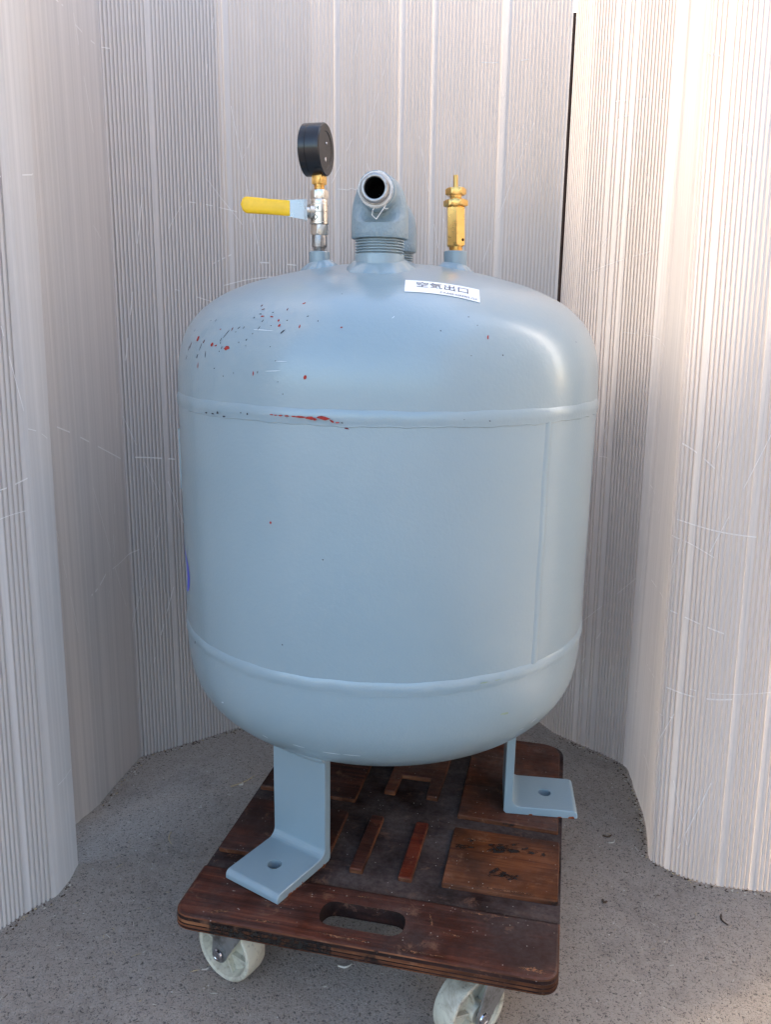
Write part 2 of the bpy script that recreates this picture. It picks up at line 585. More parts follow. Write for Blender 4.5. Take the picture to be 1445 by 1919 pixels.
SHEET_H = 1.82
def sheet(nodes, label, smooth=False, pitch=.0060, thick=.0030, seed=1, whites=(), scratches=()):
    rs = random.Random(seed)
    pts = resample(nodes, pitch, smooth)
    n = len(pts)
    root = empty("plastic_sheet", (nodes[len(nodes) // 2][0], nodes[len(nodes) // 2][1], 0))
    off = root.location
    tag(root, label, "plastic sheet", "hollow plastic sheets standing round the tank")
    rows = 7
    F = []
    ph = rs.uniform(0, 9)
    wset = set()
    for w0, w1 in whites:
        wset |= set(range(w0, w1))
    V, fs, idx = [], [], []
    cols = []                                        # (column of verts, is_land)
    for i in range(n):
        a, b = pts[max(i - 1, 0)], pts[min(i + 1, n - 1)]
        tx, ty = b[0] - a[0], b[1] - a[1]
        L = math.hypot(tx, ty) or 1
        tx, ty = tx / L, ty / L
        nx, ny = ty, -tx                             # towards the tank side for left-to-right order
        closed = i in wset or rs.random() < .015
        land = pitch * (rs.uniform(.48, .52) if not closed else .985)
        dep = thick * rs.uniform(.97, 1.03)
        base = []
        for r in range(rows):
            h = SHEET_H * r / (rows - 1)
            k = h / 1.1
            wv = .0016 * math.sin(i * .11 + ph) * math.sin(h * 3.1 + ph)
            zb = h if r else .0006 + .0012 * abs(math.sin(i * .7 + ph)) * rs.random()
            base.append(Vector((pts[i][0] + pts[i][2] * k + nx * wv, pts[i][1] + pts[i][3] * k + ny * wv, zb)) - off)
        F += base
        T, Nn = Vector((tx, ty, 0)), Vector((nx, ny, 0))
        for du, dn, m in ((0, 0, 1 if closed else 0), (land, 0, 2), (land + pitch * .02, -dep, 3), (pitch * .98, -dep, 2)):
            if closed and dn:
                continue
            k0 = len(V)
            V += [p + T * du + Nn * dn for p in base]
            cols.append((k0, m))
    for (c0, m), (c1, _) in zip(cols, cols[1:]):
        for r in range(rows - 1):
            fs.append((c0 + r, c1 + r, c1 + r + 1, c0 + r + 1))
            idx.append(m)
    def raw(name, V, fs, mats, idx=None):
        me = bpy.data.meshes.new(name)
        me.from_pydata([tuple(v) for v in V], [], fs)
        for mm in mats:
            me.materials.append(mm)
        if idx:
            me.polygons.foreach_set("material_index", idx)
        return link(bpy.data.objects.new(name, me), root)
    raw("ribbed_wall", V, fs, [SKIN, SKIN_W, WEB, BACKSKIN], idx)
    # scratches: thin pale scores on the front skin, given as (i0, z0, i1, z1, width)
    sv, sf = [], []
    def at(fi, z):
        fi = max(0, min(n - 1.001, fi))
        i = int(fi)
        t = fi - i
        hh = z / SHEET_H * (rows - 1)
        r = min(int(hh), rows - 2)
        u = hh - r
        p = lambda a, b: F[a * rows + b]
        A = p(i, r).lerp(p(i, r + 1), u)
        Bq = p(i + 1, r).lerp(p(i + 1, r + 1), u)
        nrm = (p(i + 1, r) - p(i, r)).cross(Vector((0, 0, 1))).normalized()
        return A.lerp(Bq, t) + nrm * .0006
    for (i0, z0, i1, z1, wd_) in scratches:
        m = 14
        bow = rs.uniform(-.005, .005)
        prev = None
        for k in range(m + 1):
            t = k / m
            if rs.random() < .18:
                prev = None
                continue
            z = z0 + (z1 - z0) * t + bow * math.sin(PI * t)
            fi = i0 + (i1 - i0) * t
            slant = abs(i1 - i0) * pitch > abs(z1 - z0)
            if slant:
                a, b = at(fi, z - wd_ / 2), at(fi, z + wd_ / 2)
            else:
                a, b = at(fi - wd_ / pitch / 2, z), at(fi + wd_ / pitch / 2, z)
            kk = len(sv)
            sv += [a, b]
            if prev is not None:
                sf.append((prev, prev + 1, kk + 1, kk))
            prev = kk
    if sf:
        s = raw("scratch_marks", sv, sf, [SCRATCH])
        s["kind"] = "stuff"
    return root, n

def rand_scratches(seed, n, cnt, zmax=1.25):
    r = random.Random(seed)
    out = []
    for _ in range(cnt):
        i0 = r.uniform(0, n)
        z0 = r.uniform(.05, zmax)
        if r.random() < .35:
            out.append((i0, z0, i0 + r.uniform(5, 22), z0 + r.uniform(-.03, .03), r.uniform(.0008, .002)))
        else:
            d = r.choice((-1, 1))
            out.append((i0, z0, i0 + d * r.uniform(4, 14), z0 + r.uniform(.06, .26), r.uniform(.0005, .0011)))
    return out

sheet([(-.70, -.62, .0, .03), (-.473, -.136, .006, .03), (-.452, -.100, .006, .03), (-.429, -.072, .006, .03),
       (-.424, -.040, .006, .03), (-.425, -.008, .006, .03)],
      "creased clear ribbed plastic sheet at the left edge, nearest the camera", seed=3,
      whites=((95, 96), (101, 114)), scratches=rand_scratches(11, 113, 26) + [(90, .55, 102, .56, .0015), (101, .62, 111, .60, .0012)])
sheet([(-.464, .080, 0, .0), (-.444, .136, 0, 0), (-.422, .282, 0, 0), (-.368, .321, 0, 0), (-.275, .389, -.004, .01), (-.13, .438, -.004, .01),
       (.0, .458, -.004, .01), (.13, .462, -.004, .01), (.2980, .4557, -.003, .01)],
      "wide clear ribbed plastic sheet standing behind the tank, folded at its left", seed=5,
      whites=((0, 35), (46, 47), (67, 68), (97, 98), (115, 116), (124, 125), (143, 144)),
      scratches=rand_scratches(12, 160, 60) + [(36, .53, 49, .52, .002), (5, .60, 33, .53, .002), (47, .30, 40, .17, .0012), (12, .34, 21, .36, .003)])
sheet([(.3005, .4475, -.003, .01), (.315, .412, -.006, .01), (.333, .38, -.008, .01), (.417, .288, -.012, .02), (.425, .245, -.012, .02), (.421, .204, -.012, .03),
       (.413, .128, -.010, .04), (.399, .07, -.008, .05), (.387, .026, -.008, .05), (.394, .010, -.008, .05), (.44, -.027, -.008, .05),
       (.532, -.044, -.008, .05), (.62, -.052, -.006, .05), (.70, -.08, -.004, .03)],
      "bowed clear ribbed plastic sheet standing on the right of the tank", True, seed=8,
      whites=((17, 18), (23, 24), (35, 77), (83, 84), (95, 96), (102, 103), (109, 110)), scratches=rand_scratches(13, 134, 56) + [(80, .50, 109, .49, .0016), (80, .60, 88, .57, .002), (80, .375, 92, .36, .0016), (14, .21, 35, .34, .001), (19, .16, 29, .27, .001), (83, .15, 88, .05, .001), (93, .17, 86, .04, .0012)])
sheet([(.690, -.11, 0, 0), (.80, -.36, 0, 0), (.80, -.80, 0, 0), (.86, -1.85, 0, 0)],
      "ribbed plastic sheet added out of view beyond the right edge to shade the foreground", seed=9)  # out of frame; put in to keep the sun off the ground in front

# dark board fence close behind the sheets: shows through the gaps except at the right, and shades their foot
def fence(p0, p1, h, label):
    a, b = Vector(p0), Vector(p1)
    L = (b - a).length
    root = empty("board_fence", ((a.x + b.x) / 2, (a.y + b.y) / 2, 0), math.atan2(b.y - a.y, b.x - a.x))
    tag(root, label, "fence")
    n = int(L / .14)
    me0 = None
    for k in range(n):
        w = L / n - .004
        if me0 is None:
            v, f = slab([(-w / 2, -.009), (w / 2, -.009), (w / 2, .009), (-w / 2, .009)], [(.02, 0), (h, 0)])
            o = obj("board", v, f, FENCE, root)
            me0 = o.data
        else:
            o = link(bpy.data.objects.new("board", me0), root)
        o.location = (-L / 2 + (k + .5) * L / n, 0, rng.uniform(-.015, .0))
    for z in (.25, h - .25):
        v, f = slab([(-L / 2, .010), (L / 2, .010), (L / 2, .040), (-L / 2, .040)], [(z, 0), (z + .06, 0)])
        obj("rail", v, f, FENCE, root)
    return root
fence((-.9, .82), (1.0, .80), 1.37, "dark brown board fence glimpsed through the gap behind the sheets")
fence((-.60, -.02), (-.64, .78), 1.30, "dark brown board fence glimpsed through the gap at the left sheet's edge")
fence((1.0, .78), (.98, .22), 1.12, "unseen low board fence added behind the bowed sheet on the right to shade it")  # never in view; added only to shade the foot of the bowed sheet


# ------------------------------------------------------------------ the tank
R = .25
ZT, ZB, HT, HB, EA, EB = .63998, .40577, .16917, .17063, 2.12725, 3.93599
def head_top(r):
    return (.0055 * (1 - (r / .15) ** 2) ** 2 if r < .15 else 0.0) + ZT + HT * max(0.0, 1 - (r / R) ** EA) ** (1 / EB)
def head_bot(r):
    return ZB - HB * max(0.0, 1 - (r / R) ** EA) ** (1 / EB)
def Fimp(P):
    rr = math.hypot(P[0], P[1]) / R
    q = (P[2] - ZT) / HT if P[2] > ZT else ((ZB - P[2]) / HB if P[2] < ZB else 0)
    return rr ** EA + q ** EB - 1
def grad(P):
    h = 1e-5
    g = Vector([(Fimp([P[j] + (h if j == i else 0) for j in range(3)]) - Fimp([P[j] - (h if j == i else 0) for j in range(3)])) / (2 * h) for i in range(3)])
    return g
def onto(P, off=.0003):
    P = Vector(P)
    for _ in range(6):
        gr = grad(P)
        P = P - gr * (Fimp(P) / max(1e-6, gr.dot(gr)))
    return P + grad(P).normalized() * off

tank = empty("air_tank", (0, 0, .125))
tag(tank, "blue-grey painted steel air receiver tank standing on three bracket legs on the dolly", "tank")
T0 = Matrix.Translation((0, 0, -.125))
def tobj(name, verts, faces, mat, smooth=False, parent=None, mats=None, idx=None):
    return obj(name, [Vector(v) + Vector((0, 0, -.125)) for v in verts], faces, mat, parent or tank, smooth, mats, idx)

def headprof(z0, h, sign, n=44):
    pr = []
    for k in range(n + 1):
        al = PI / 2 * k / n
        pr.append((max(R * math.cos(al) ** (2 / EA) if k < n else 0.0004, .0004), z0 + sign * h * math.sin(al) ** (2 / EB)))
    return pr
ZW_U, ZW_L = .6585, .3863
up = [(R, ZW_U)] + [(p[0], head_top(p[0])) if p[0] < .15 else p for p in headprof(ZT, HT, 1) if p[1] > ZW_U + .002]
v, f = lathe(up, 128)
tobj("upper_head", v, f, PAINT, 'all')
v, f = lathe([(R - .0004, ZW_L), (R, ZW_L + .004), (R, .50), (R, .58), (R, ZW_U - .004), (R - .0004, ZW_U)], 128)
tobj("shell", v, f, PAINT, 'all')
lo = [(R, ZW_L)] + [p for p in headprof(ZB, HB, -1) if p[1] < ZW_L - .002]
v, f = lathe(lo, 128)
tobj("lower_head", v, f, PAINT, 'all')

def bead_ring(z0, z1, hgt, seed, name):
    rs = random.Random(seed)
    n = 420
    ph = [rs.uniform(0, 6.28) for _ in range(10)]
    v, f = [], []
    prof = [(-.06, -.0006), (0, .0009), (.10, .55), (.3, .95), (.55, 1.0), (.8, .7), (1.0, .12), (1.10, -.0006)]
    m = len(prof)
    for k in range(n):
        a = 2 * PI * k / n
        j0 = .0003 * math.sin(9 * a + ph[0]) + .0003 * math.sin(23 * a + ph[1]) + .0004 * math.sin(57 * a + ph[2]) + rs.uniform(-.00012, .00012)
        j1 =   .0003 * math.sin(11 * a + ph[3]) + .0003 * math.sin(31 * a + ph[4])
        hh = hgt * (1 + .07 * math.sin(7 * a + ph[5]) + .08 * math.sin(41 * a + ph[6])) + rs.uniform(-.00006, .00006)
        for s, q in prof:
            z = z0 + j0 + (z1 + j1 - z0 - j0) * s
            rr = R
            if z > ZT:
                rr = R * max(0, 1 - ((z - ZT) / HT) ** EB) ** (1 / EA)
            elif z < ZB:
                rr = R * max(0, 1 - ((ZB - z) / HB) ** EB) ** (1 / EA)
            rr += q if abs(q) < .001 and q < 0 or q == .0009 else hh * q
            v.append((rr * math.cos(a), rr * math.sin(a), z))
    for k in range(n):
        k2 = (k + 1) % n
        for j in range(m - 1):
            f.append((k * m + j, k2 * m + j, k2 * m + j + 1, k * m + j + 1))
    return tobj(name, v, f, PAINT, 50)
bead_ring(.6510, .6655, .0015, 4, "weld_seam")
bead_ring(.3792, .3935, .0017, 6, "weld_seam")
# vertical seam of the shell
v, f = [], []
rs = random.Random(2)
rowsn = 60
for k in range(rowsn + 1):
    z = .392 + (.652 - .392) * k / rowsn
    for j, (d, q) in enumerate(((-1.6, -.0004), (-1.25, .0003), (-.5, .0010), (.3, .0011), (1.0, .0005), (1.5, -.0004))):
        a = rad(-49.7 + d * .85 + .10 * math.sin(z * 61) + rs.uniform(-.03, .03))
        v.append(((R + q) * math.cos(a), (R + q) * math.sin(a), z))
for k in range(rowsn):
    for j in range(5):
        f.append((k * 6 + j, k * 6 + j + 1, (k + 1) * 6 + j + 1, (k + 1) * 6 + j))
tobj("weld_seam", v, f, PAINT, 'all')

# fillet weld where something round stands on the dome
def fillet(cx, cy, r_in, w, h, seed, name="weld_collar"):
    rs = random.Random(seed)
    n = 72
    v, f = [], []
    for k in range(n):
        a = 2 * PI * k / n
        ww = w * (1 + .16 * math.sin(5 * a + seed) + .10 * math.sin(13 * a + 2 * seed)) + rs.uniform(-.0002, .0002)
        for t, q in ((0, 1.0), (.25, .86), (.5, .62), (.75, .38), (1.0, .16), (1.12, -.08)):
            rr = r_in - .0006 + ww * t
            x, y = cx + rr * math.cos(a), cy + rr * math.sin(a)
            v.append((x, y, head_top(math.hypot(x, y)) + h * q))
    for k in range(n):
        k2 = (k + 1) % n
        for j in range(5):
            f.append((k * 6 + j, k2 * 6 + j, k2 * 6 + j + 1, k * 6 + j + 1))
    return tobj(name, v, f, PAINT, 60)

# --- big nozzles with elbows
def nozzle(cx, cy, r, z_thread, z_top):
    zb = head_top(math.hypot(cx, cy) + r) - .004
    pr = [(r, zb), (r, z_thread)]
    z = z_thread
    p = .0028
    while z + p < z_top + .012:
        pr += [(r - .0001, z + p * .30), (r - .0028, z + p * .58), (r - .0028, z + p * .75), (r - .0001, z + p)]
        z += p
    v, f = lathe(pr, 64)
    tobj("nozzle_pipe", [(a + cx, b + cy, c) for a, b, c in v], f, PAINT, 40)
    fillet(cx, cy, r, .0095, .0085, int(abs(cx * 1000)) + 3)

def elbow(cx, cy, z0, rb, ro, zaxis, dirx, diry, reach, name="elbow"):
    """casting: vertical collar radius rb, bend to a horizontal outlet of radius ro"""
    d = Vector((dirx, diry, 0)).normalized()
    side = Vector((0, 0, 1)).cross(d)
    C0 = Vector((cx, cy, 0))
    bend = zaxis - (z0 + .014)
    rings = []
    rings.append((C0 + Vector((0, 0, z0)), Vector((0, 0, 1)), rb * .97))
    rings.append((C0 + Vector((0, 0, z0 + .0015)), Vector((0, 0, 1)), rb))
    rings.append((C0 + Vector((0, 0, z0 + .008)), Vector((0, 0, 1)), rb))
    for k in range(0, 15):
        t = PI / 2 * k / 14
        c = C0 + Vector((0, 0, z0 + .014)) + d * (bend * (1 - math.cos(t))) * .62 + Vector((0, 0, 1)) * (bend * math.sin(t))
        rings.append((c, (Vector((0, 0, 1)) * math.cos(t) + d * math.sin(t)), rb + (ro - rb) * (k / 14) ** 2.6))
    last = rings[-1][0]
    end = C0 + d * reach + Vector((0, 0, zaxis))
    for t, rr in ((.35, ro * .98), (.55, ro), (.96, ro), (1.0, ro * .96)):
        rings.append((last.lerp(end, t), d, rr))
    rings.append((end, d, ro * .72))
    seg = 48
    v, f = [], []
    for c, t, rr in rings:
        u = side
        w = t.cross(u).normalized()
        for k in range(seg):
            a = 2 * PI * k / seg
            v.append(c + u * (rr * math.cos(a)) + w * (rr * math.sin(a)))
    for j in range(len(rings) - 1):
        for k in range(seg):
            k2 = (k + 1) % seg
            f.append((j * seg + k, j * seg + k2, (j + 1) * seg + k2, (j + 1) * seg + k))
    f.append(tuple(range(seg)))
    return tobj(name, v, f, PAINT_ROUGH, 50), end, d

NX, NY = -.0115, -.105
nozzle(NX, NY, .0262, .8150, .8330)
el, end, d = elbow(NX, NY, .8315, .0300, .0188, .8745, -.10, -1, .040)
# outlet nipple: pipe end with thread, dark bore, wound seal fibre
Mo = axis_matrix(end + Vector((0, 0, -.125)), d, (0, 0, 1))
pr = [(.0150, -.004), (.0150, .0005), (.0145, .001)]
for k in range(6):
    z = .001 + k * .0022
    pr += [(.0143 - k * .0001, z + .0006), (.0131 - k * .0001, z + .0012), (.0131 - k * .0001, z + .0016), (.0143 - k * .0001, z + .0022)]
pr += [(.0132, .0150), (.0122, .0154), (.0106, .0150), (.0099, .012), (.0099, -.03), (.0005, -.031)]
v, f = lathe(pr, 48)
pipe = MB().add(v, f, Mo).build("outlet_pipe", IRON, el, 40)
pipe.data.materials.append(HOLE)
for p in pipe.data.polygons:
    c = Mo.inverted() @ p.center
    if math.hypot(c.x, c.y) < .0104 and c.z < .0125:
        p.material_index = 1
mb = MB()
rs = random.Random(21)
for k in range(26):                      # wound strands
    pts = []
    z = rs.uniform(.0003, .0105)
    a0 = rs.uniform(0, 6.28)
    L = rs.uniform(2.0, 5.0)
    rr = rs.uniform(.0144, .0172)
    for q in range(22):
        a = a0 + L * q / 21
        pts.append((rr * math.cos(a) + rs.uniform(-.0003, .0003), rr * math.sin(a) + rs.uniform(-.0003, .0003), z + .001 * math.sin(a * 1.7)))
    v, f = tube(pts, .00032, 5)
    mb.add(v, f, Mo)
def strand(pts, r=.00035):
    v, f = tube([Vector(p) + Vector((0, 0, -.125)) for p in pts], r, 5)
    mb.add(v, f)
ex, ey, ez = end
strand([(ex - .001, ey - .006, ez - .0165), (ex - .003, ey - .010, ez - .020), (ex - .0035, ey - .011, ez - .025), (ex - .001, ey - .012, ez - .0275), (ex + .0005, ey - .012, ez - .0285)])
strand([(ex + .010, ey - .007, ez - .0145), (ex + .0075, ey - .011, ez - .019), (ex + .004, ey - .012, ez - .024), (ex + .0005, ey - .012, ez - .029)])
strand([(ex + .008, ey - .007, ez - .0170), (ex + .010, ey - .009, ez - .0190), (ex + .012, ey - .010, ez - .0185)])
strand([(ex - .016, ey - .004, ez + .001), (ex - .021, ey - .004, ez - .0005), (ex - .024, ey - .0045, ez + .0008), (ex - .028, ey - .004, ez - .001), (ex - .034, ey - .004, ez - .0004), (ex - .038, ey - .004, ez - .0002)], .00028)
mb.build("seal_fibre", FIBRE, el, 60)["kind"] = "stuff"

RX, RY = .003, .055
nozzle(RX, RY, .0262, .8190, .8335)
elbow(RX, RY, .8315, .0300, .0188, .8745, .05, 1, .040)

# --- small threaded bosses
def boss(cx, cy, r, ztop, seed):
    zb = head_top(math.hypot(cx, cy) + r) - .004
    v, f = lathe([(r, zb), (r, ztop - .0008), (r - .0008, ztop), (r * .62, ztop), (r * .62, ztop - .006), (.0005, ztop - .006)], 48)
    tobj("boss", [(a + cx, b + cy, c) for a, b, c in v], f, PAINT, 40)
    fillet(cx, cy, r, .0085, .0075, seed)
GX, GY = -.0808, -.035
VX, VY = .0775, .0
boss(GX, GY, .0118, .8239, 5)
boss(VX, VY, .0138, .8296, 8)

def stack(mbx, prof, cx, cy, seg=32):
    v, f = lathe(prof, seg)
    mbx.add(v, f, Matrix.Translation((cx, cy, -.125)))
def threads(r, z0, z1, pitch=.0015, depth=.0008):
    pr = []
    z = z0
    while z < z1:
        pr += [(r, z), (r, z + pitch * .35), (r - depth, z + pitch * .6), (r - depth, z + pitch * .75)]
        z += pitch
    return pr + [(r, z1)]

# nipple and coupling, ball valve, gauge
mb = MB()
stack(mb, threads(.0068, .8180, .8292), GX, GY)
v, f = hexnut(.0086, .8284, .8416, .0014, n=8, rot=.2)
mb.add(v, f, Matrix.Translation((GX, GY, -.125)))
mb.build("nipple", IRON, tank, 40)
mb = MB()
v, f = hexnut(.0103, .8416, .8532, .0012, rot=.30)
mb.add(v, f, Matrix.Translation((GX, GY, -.125)))
stack(mb, [(.0094, .8528), (.0107, .8536), (.0107, .8552), (.0102, .8556), (.0104, .8655), (.0098, .8660), (.0098, .8664), (.0103, .8668), (.0103, .8745), (.0096, .8752), (.0096, .8790), (.0091, .8798)], GX, GY, 40)
v, f = hexnut(.0103, .8796, .8898, .0012, rot=.05)
mb.add(v, f, Matrix.Translation((GX, GY, -.125)))
SD = Vector((-.93, -.36, 0)).normalized()
Ms = axis_matrix((GX, GY, .8668 - .125), SD)
v, f = lathe([(.0080, .006), (.0080, .0125), (.0062, .0130), (.0062, .0170), (.0040, .0172), (.0040, .0205), (.0006, .0207)], 24)
mb.add(v, f, Ms)
valve = mb.build("ball_valve", NICKEL, tank, 40)
# stem nut and lever
v, f = hexnut(.0068, .0172, .0212, .0008)
MB().add(v, f, Ms).build("stem_nut", STEEL, valve, 40)
LD = Vector((-1, .02, .065)).normalized()         # lever direction
mb = MB()
lz = Vector((0, 0, 1))
def plate(path, half, th, nrm_list):
    v, f = [], []
    for p, hw, nr in zip(path, half, nrm_list):
        nr = Vector(nr).normalized()
        for s in (-1, 1):
            for q in (0, 1):
                v.append(Vector(p) + lz * (s * hw) + nr * (th * q))
    n = len(path)
    for i in range(n - 1):
        a, b = i * 4, (i + 1) * 4
        for (x, y) in ((0, 1), (1, 3), (3, 2), (2, 0)):
            f.append((a + x, a + y, b + y, b + x))
    f.append((0, 1, 3, 2))
    f.append(tuple((n - 1) * 4 + k for k in (0, 1, 3, 2)))
    return v, f
P0 = Vector((GX, GY, .8668 - .125)) + SD * .0155
side = Vector((-SD.y, SD.x, 0))                      # across the stem
if side.y > 0:
    side = -side
path = [P0 - side * .008, P0 + side * .004, P0 + side * .0085 + LD * .0015, P0 + side * .0095 + LD * .006, P0 + side * .0095 + LD * .028]
nrm = [SD, SD, SD + Vector((0, -1, 0)), Vector((0, -1, 0)), Vector((0, -1, 0))]
v, f = plate(path, [.0085, .0105, .0112, .0105, .0082], .0018, nrm)
mb.add(v, f)
mb.build("lever_arm", STEEL, valve, 30)
# yellow sleeve: flattened tube with rounded end
s0 = P0 + side * .0095 + LD * .0205 + Vector((0, -.0009, 0))
sl, sw = .0550, .0086
n = 26
v, f = [], []
seg = 20
for k in range(n + 1):
    t = k / n
    x = sl * t
    e = 1.0
    if t > .86:
        e = math.sqrt(max(0.0004, 1 - ((t - .86) / .14) ** 2))
    if t < .03:
        e = .94 + 2 * t
    hw = sw * e * (1 - .03 * math.sin(t * 5))
    th = .0032 * (1 if t < .86 else max(.25, e))
    dip = .0007 * math.exp(-((t - .91) / .03) ** 2)
    for q in range(seg):
        a = 2 * PI * q / seg
        ca, sa = math.cos(a), math.sin(a)
        cc = math.copysign(abs(ca) ** .6, ca)
        ss = math.copysign(abs(sa) ** .75, sa)
        v.append(s0 + LD * x + lz * (hw * cc) + Vector((0, 1, 0)) * ((th - dip) * ss))
for k in range(n):
    for q in range(seg):
        q2 = (q + 1) % seg
        f.append((k * seg + q, k * seg + q2, (k + 1) * seg + q2, (k + 1) * seg + q))
f.append(tuple(range(seg)))
f.append(tuple(n * seg + q for q in range(seg)))
gr = MB().add(v, f).build("lever_grip", YELLOW, valve, 60)
gr["label"] = "yellow vinyl grip on the valve lever"
# cast marks on the valve body
mb = MB()
def wrap(body, size, z, a_mid, rad_, th=.0002):
    tv, tf = text_mesh(body, size)
    w = max(x for x, y in tv)
    vv = []
    for x, y in tv:
        a = a_mid + (x - w / 2) / rad_
        vv.append((GX + (rad_ + th) * math.cos(a), GY + (rad_ + th) * math.sin(a), z + y - .125))
    mb.add(vv, tf)
wrap("1/4", .0060, .8680, rad(-110), .0104)
wrap("\u25c7", .0066, .8578, rad(-112), .0105)
mb.build("cast_lettering", CHIPD, valve)

# gauge
mb = MB()
stack(mb, threads(.0061, .8885, .8956), GX, GY)
v, f = hexnut(.0086, .8951, .9090, .0010, n=4, rot=.35)
mb.add(v, f, Matrix.Translation((GX, GY, -.125)))
gb = Vector((.968, -.25, 0)).normalized()              # back of the case looks this way
gc = Vector((-.0842, GY, .9318 - .125))
Mg = axis_matrix(gc, gb, (0, 0, 1))
gcase = MB()
v, f = lathe([(0.0004, -0.0111), (0.0235, -0.0111), (0.0248, -0.0124), (0.0267, -0.0124), (0.0275, -0.0115), (0.0275, -0.0049), (0.0270, -0.0045), (0.0270, -0.0042),
              (0.0275, -0.0038), (0.0275, 0.0109), (0.0263, 0.0122), (0.0192, 0.0122), (0.0184, 0.0114), (0.0004, 0.0114)], 72)
gcase.add(v, f, Mg)
gcase.i = [0] * len(gcase.f)
case = gcase.build("pressure_gauge", BLACK, tank, 40)
case.data.materials.append(BLACK_M)
for p in case.data.polygons:
    if (Mg.inverted() @ p.center).z > .0110 and (Mg.inverted().to_3x3() @ p.normal).z > .8:
        p.material_index = 1
case["label"] = "black round pressure gauge turned away, its back towards the camera"
mb.build("gauge_stem", BRASS, case, 40)
for (yy, zz, r_) in ((.003, -.0108, .0026), (.0005, .0065, .0015)):
    loc = Mg @ Vector((zz, yy, .0114))
    v, f = lathe([(r_, -.001), (r_, .0008), (r_ * .7, .0013), (.0002, .0014)], 14)
    MB().add(v, f, axis_matrix(loc, gb)).build("screw", CHROME, case, 40)

# --- safety valve
sv_root = None
Mt = Matrix.Translation((VX, VY, .8296 - .125)) @ Matrix.Rotation(rad(-1.9), 4, 'Y')
def sstack(mb, prof, seg=32):
    v, f = lathe(prof, seg)
    mb.add(v, f, Mt)
mb = MB()
sstack(mb, threads(.0080, -.006, .0056))
v, f = hexnut(.0114, .0054, .0500, .0016, rot=rad(-88))
mb.add(v, f, Mt)
safety = mb.build("safety_valve", BRASS, tank, 40)
safety["label"] = "brass hexagonal safety valve with a pull pin on top"
cuta = obj("cutter", *lathe([(.0005, 0), (.0017, 0), (.0017, .03), (.0005, .03)], 16), HOLE)
cuta.matrix_world = tank.matrix_world @ Mt @ axis_matrix((.0036, 0, .0123), (math.cos(rad(-58)), math.sin(rad(-58)), 0))
cuta.matrix_world = Matrix.Translation((0, 0, .125)) @ Mt @ axis_matrix((.0036, 0, .0123), (math.cos(rad(-58)), math.sin(rad(-58)), 0))
cut(safety, cuta)
kill(cuta)
v, f = hexnut(.0144, .0498, .0572, .0009, rot=rad(-127))
MB().add(v, f, Mt).build("lock_nut", BRASS, safety, 40)
mb = MB()
sstack(mb, [(.0071, .0570), (.0071, .0585), (.0067, .0590), (.0073, .0612), (.0073, .0628)])
v, f = hexnut(.0122, .0622, .0702, .0014, rot=rad(-120))
mb.add(v, f, Mt)
mb.build("adjusting_cap", BRASS, safety, 40)
mb = MB()
sstack(mb, [(.0028, .0695), (.0028, .0835), (.0024, .0845), (.0004, .0846)], 20)
mb.build("pull_pin", BRASS_D, safety, 40)

